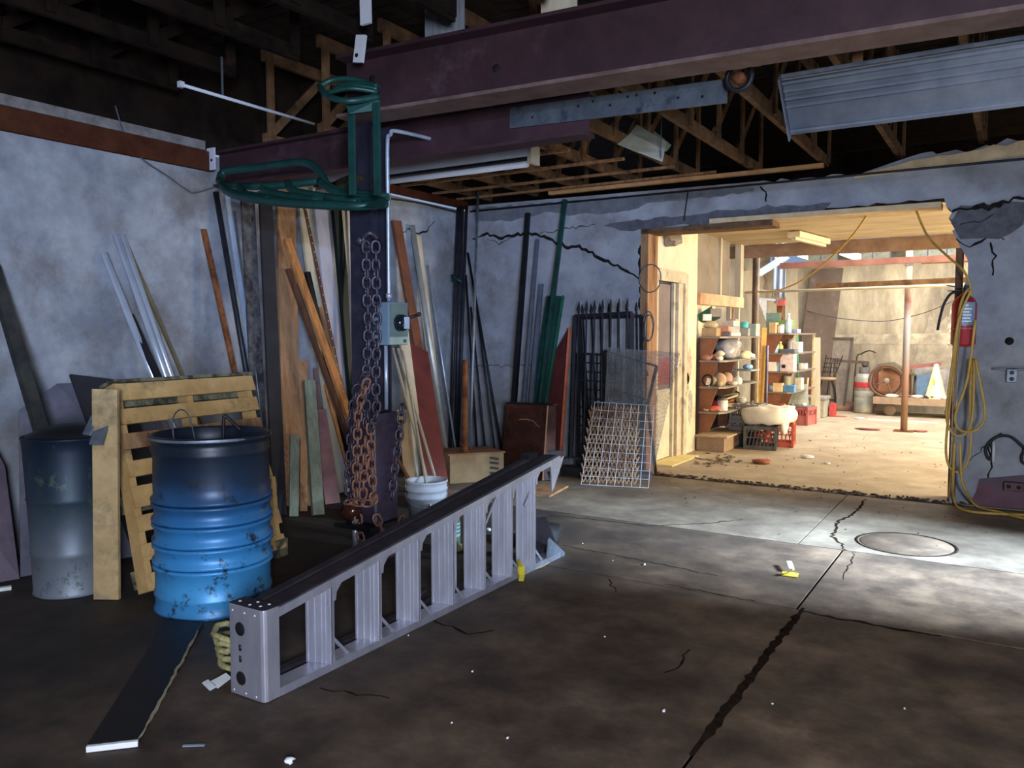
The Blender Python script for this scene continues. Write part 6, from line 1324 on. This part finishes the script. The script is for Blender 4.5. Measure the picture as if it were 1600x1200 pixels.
obj('rubble', mb, rubble_edge, label='crumbs of broken concrete strewn along the threshold of the opening', cat='rubble', kind='stuff')
mb = MB()
for i in range(9):
    q = V((r3.uniform(-3.4, .2), r3.uniform(1.6, 5), .003)); mb.box(q, (r3.uniform(.003, .008),)*2+(.004,), Matrix.Rotation(r3.uniform(0, 3), 3, 'Z'))
obj('white_specks', mb, paper, label='tiny pale specks scattered over the dark garage floor', cat='debris', kind='stuff')
for px, py, s, lb, m_ in ((1037, 1112, .02, 'small white pebble in the middle foreground', paper), (1413, 1108, .014, 'small white pebble on the right foreground floor', paper),
        (1007, 883, .02, 'small white pebble left of the yellow ribbon', paper), (793, 1154, .014, 'small white pebble at the bottom of the photo', paper), (706, 1130, .012, 'pale chip on the floor below the ladder', paper), (738, 1050, .014, 'tiny pale chip below the ladder middle', paper)):
    litter('pebble', lb, px, py, (s*.7, s, s*.5), m_, cat='pebble')
q = G(1237, 895); rbn = thing('yellow_ribbon', 'crumpled yellow and white ribbon scrap on the lit strip of floor', 'ribbon', q)
obj('strip', MB().bar(G(1222, 896, .012), G(1247, 899, .012), .04, .006, V((.2, 1, .3))), yel_rag, rbn); obj('fold', MB().bar(G(1228, 896, .02), G(1240, 890, .05), .03, .006, V((.2, 1, 0))), yel_rag, rbn)
obj('tag', MB().bar(G(1237, 888, .03), WY(1233, 877, G(1237, 888).y+.02), .03, .004), paper, rbn)
for px, py, r_, lb in ((1400, 700, .1, 'red-brown scrap on the back room floor right of the column foot'),):
    litter('red_scrap', lb, 1437, 675, (.22, .1, .03), C('7a4038'), seed=9)
litter('red_scrap', 'dark red scrap on the back room floor left of the column foot', 1356, 672, (.32, .12, .03), C('6e3038'), seed=10)
litter('red_scrap', 'orange-red strip on the floor before the grey cylinder', 1312, 651, (.24, .08, .02), C('b05a44'), seed=12)
litter('paper_scrap', 'crumpled white paper on the back room floor right of the red leaf', 1262, 716, (.13, .09, .04), paper, cat='paper', seed=5)
litter('paper_scrap', 'small white paper bit on the back room floor near the crates', 1292, 725, (.06, .05, .02), paper, cat='paper', seed=6)
litter('paper_scrap', 'white paper bits by the long white strip', 1343, 655, (.18, .06, .03), paper, cat='paper', seed=7)
# dark plank with white end in the left foreground
fp = thing('dark_plank', 'dark flat plank with a white painted end on the left foreground floor', 'plank', G(200, 1150))
a, b, c_, d_ = G(137, 1163, .022), G(217, 1154, .022), G(318, 972, .022), G(262, 968, .022)
obj('top', MB().prism([a+V((0, 0, -.02)), b+V((0, 0, -.02)), c_+V((0, 0, -.02)), d_+V((0, 0, -.02))], (0, 0, .02)), M('oily_plank', '0c0a09', '17120f', 6, .6), fp)
obj('white_end', MB().bar(a+V((.01, -.01, -.009)), b+V((.01, -.01, -.009)), .014, .020), paper, fp)
obj('worn_edge', ribbon([b+V((.002, 0, 0)), b.lerp(c_, .5), c_.lerp(b, .1)], .010, (0, 0, 1), .003, .002, 77), M('worn_pale_edge', '8d8266', 'b5a888', 60, .9), fp)
obj('white_offcut', MB().bar(G(-12, 922, .01), G(18, 918, .01), .03, .02), paper, label='white offcut on the floor at the left photo edge', cat='offcut')
obj('silver_sliver', MB().bar(G(286, 1165, .004), G(320, 1164, .004), .012, .004), galv, label='thin silver metal sliver on the left foreground floor', cat='sliver')
litter('pale_scrap', 'small pale scrap at the bottom edge of the photo', 452, 1192, (.04, .03, .02), paper, seed=8)
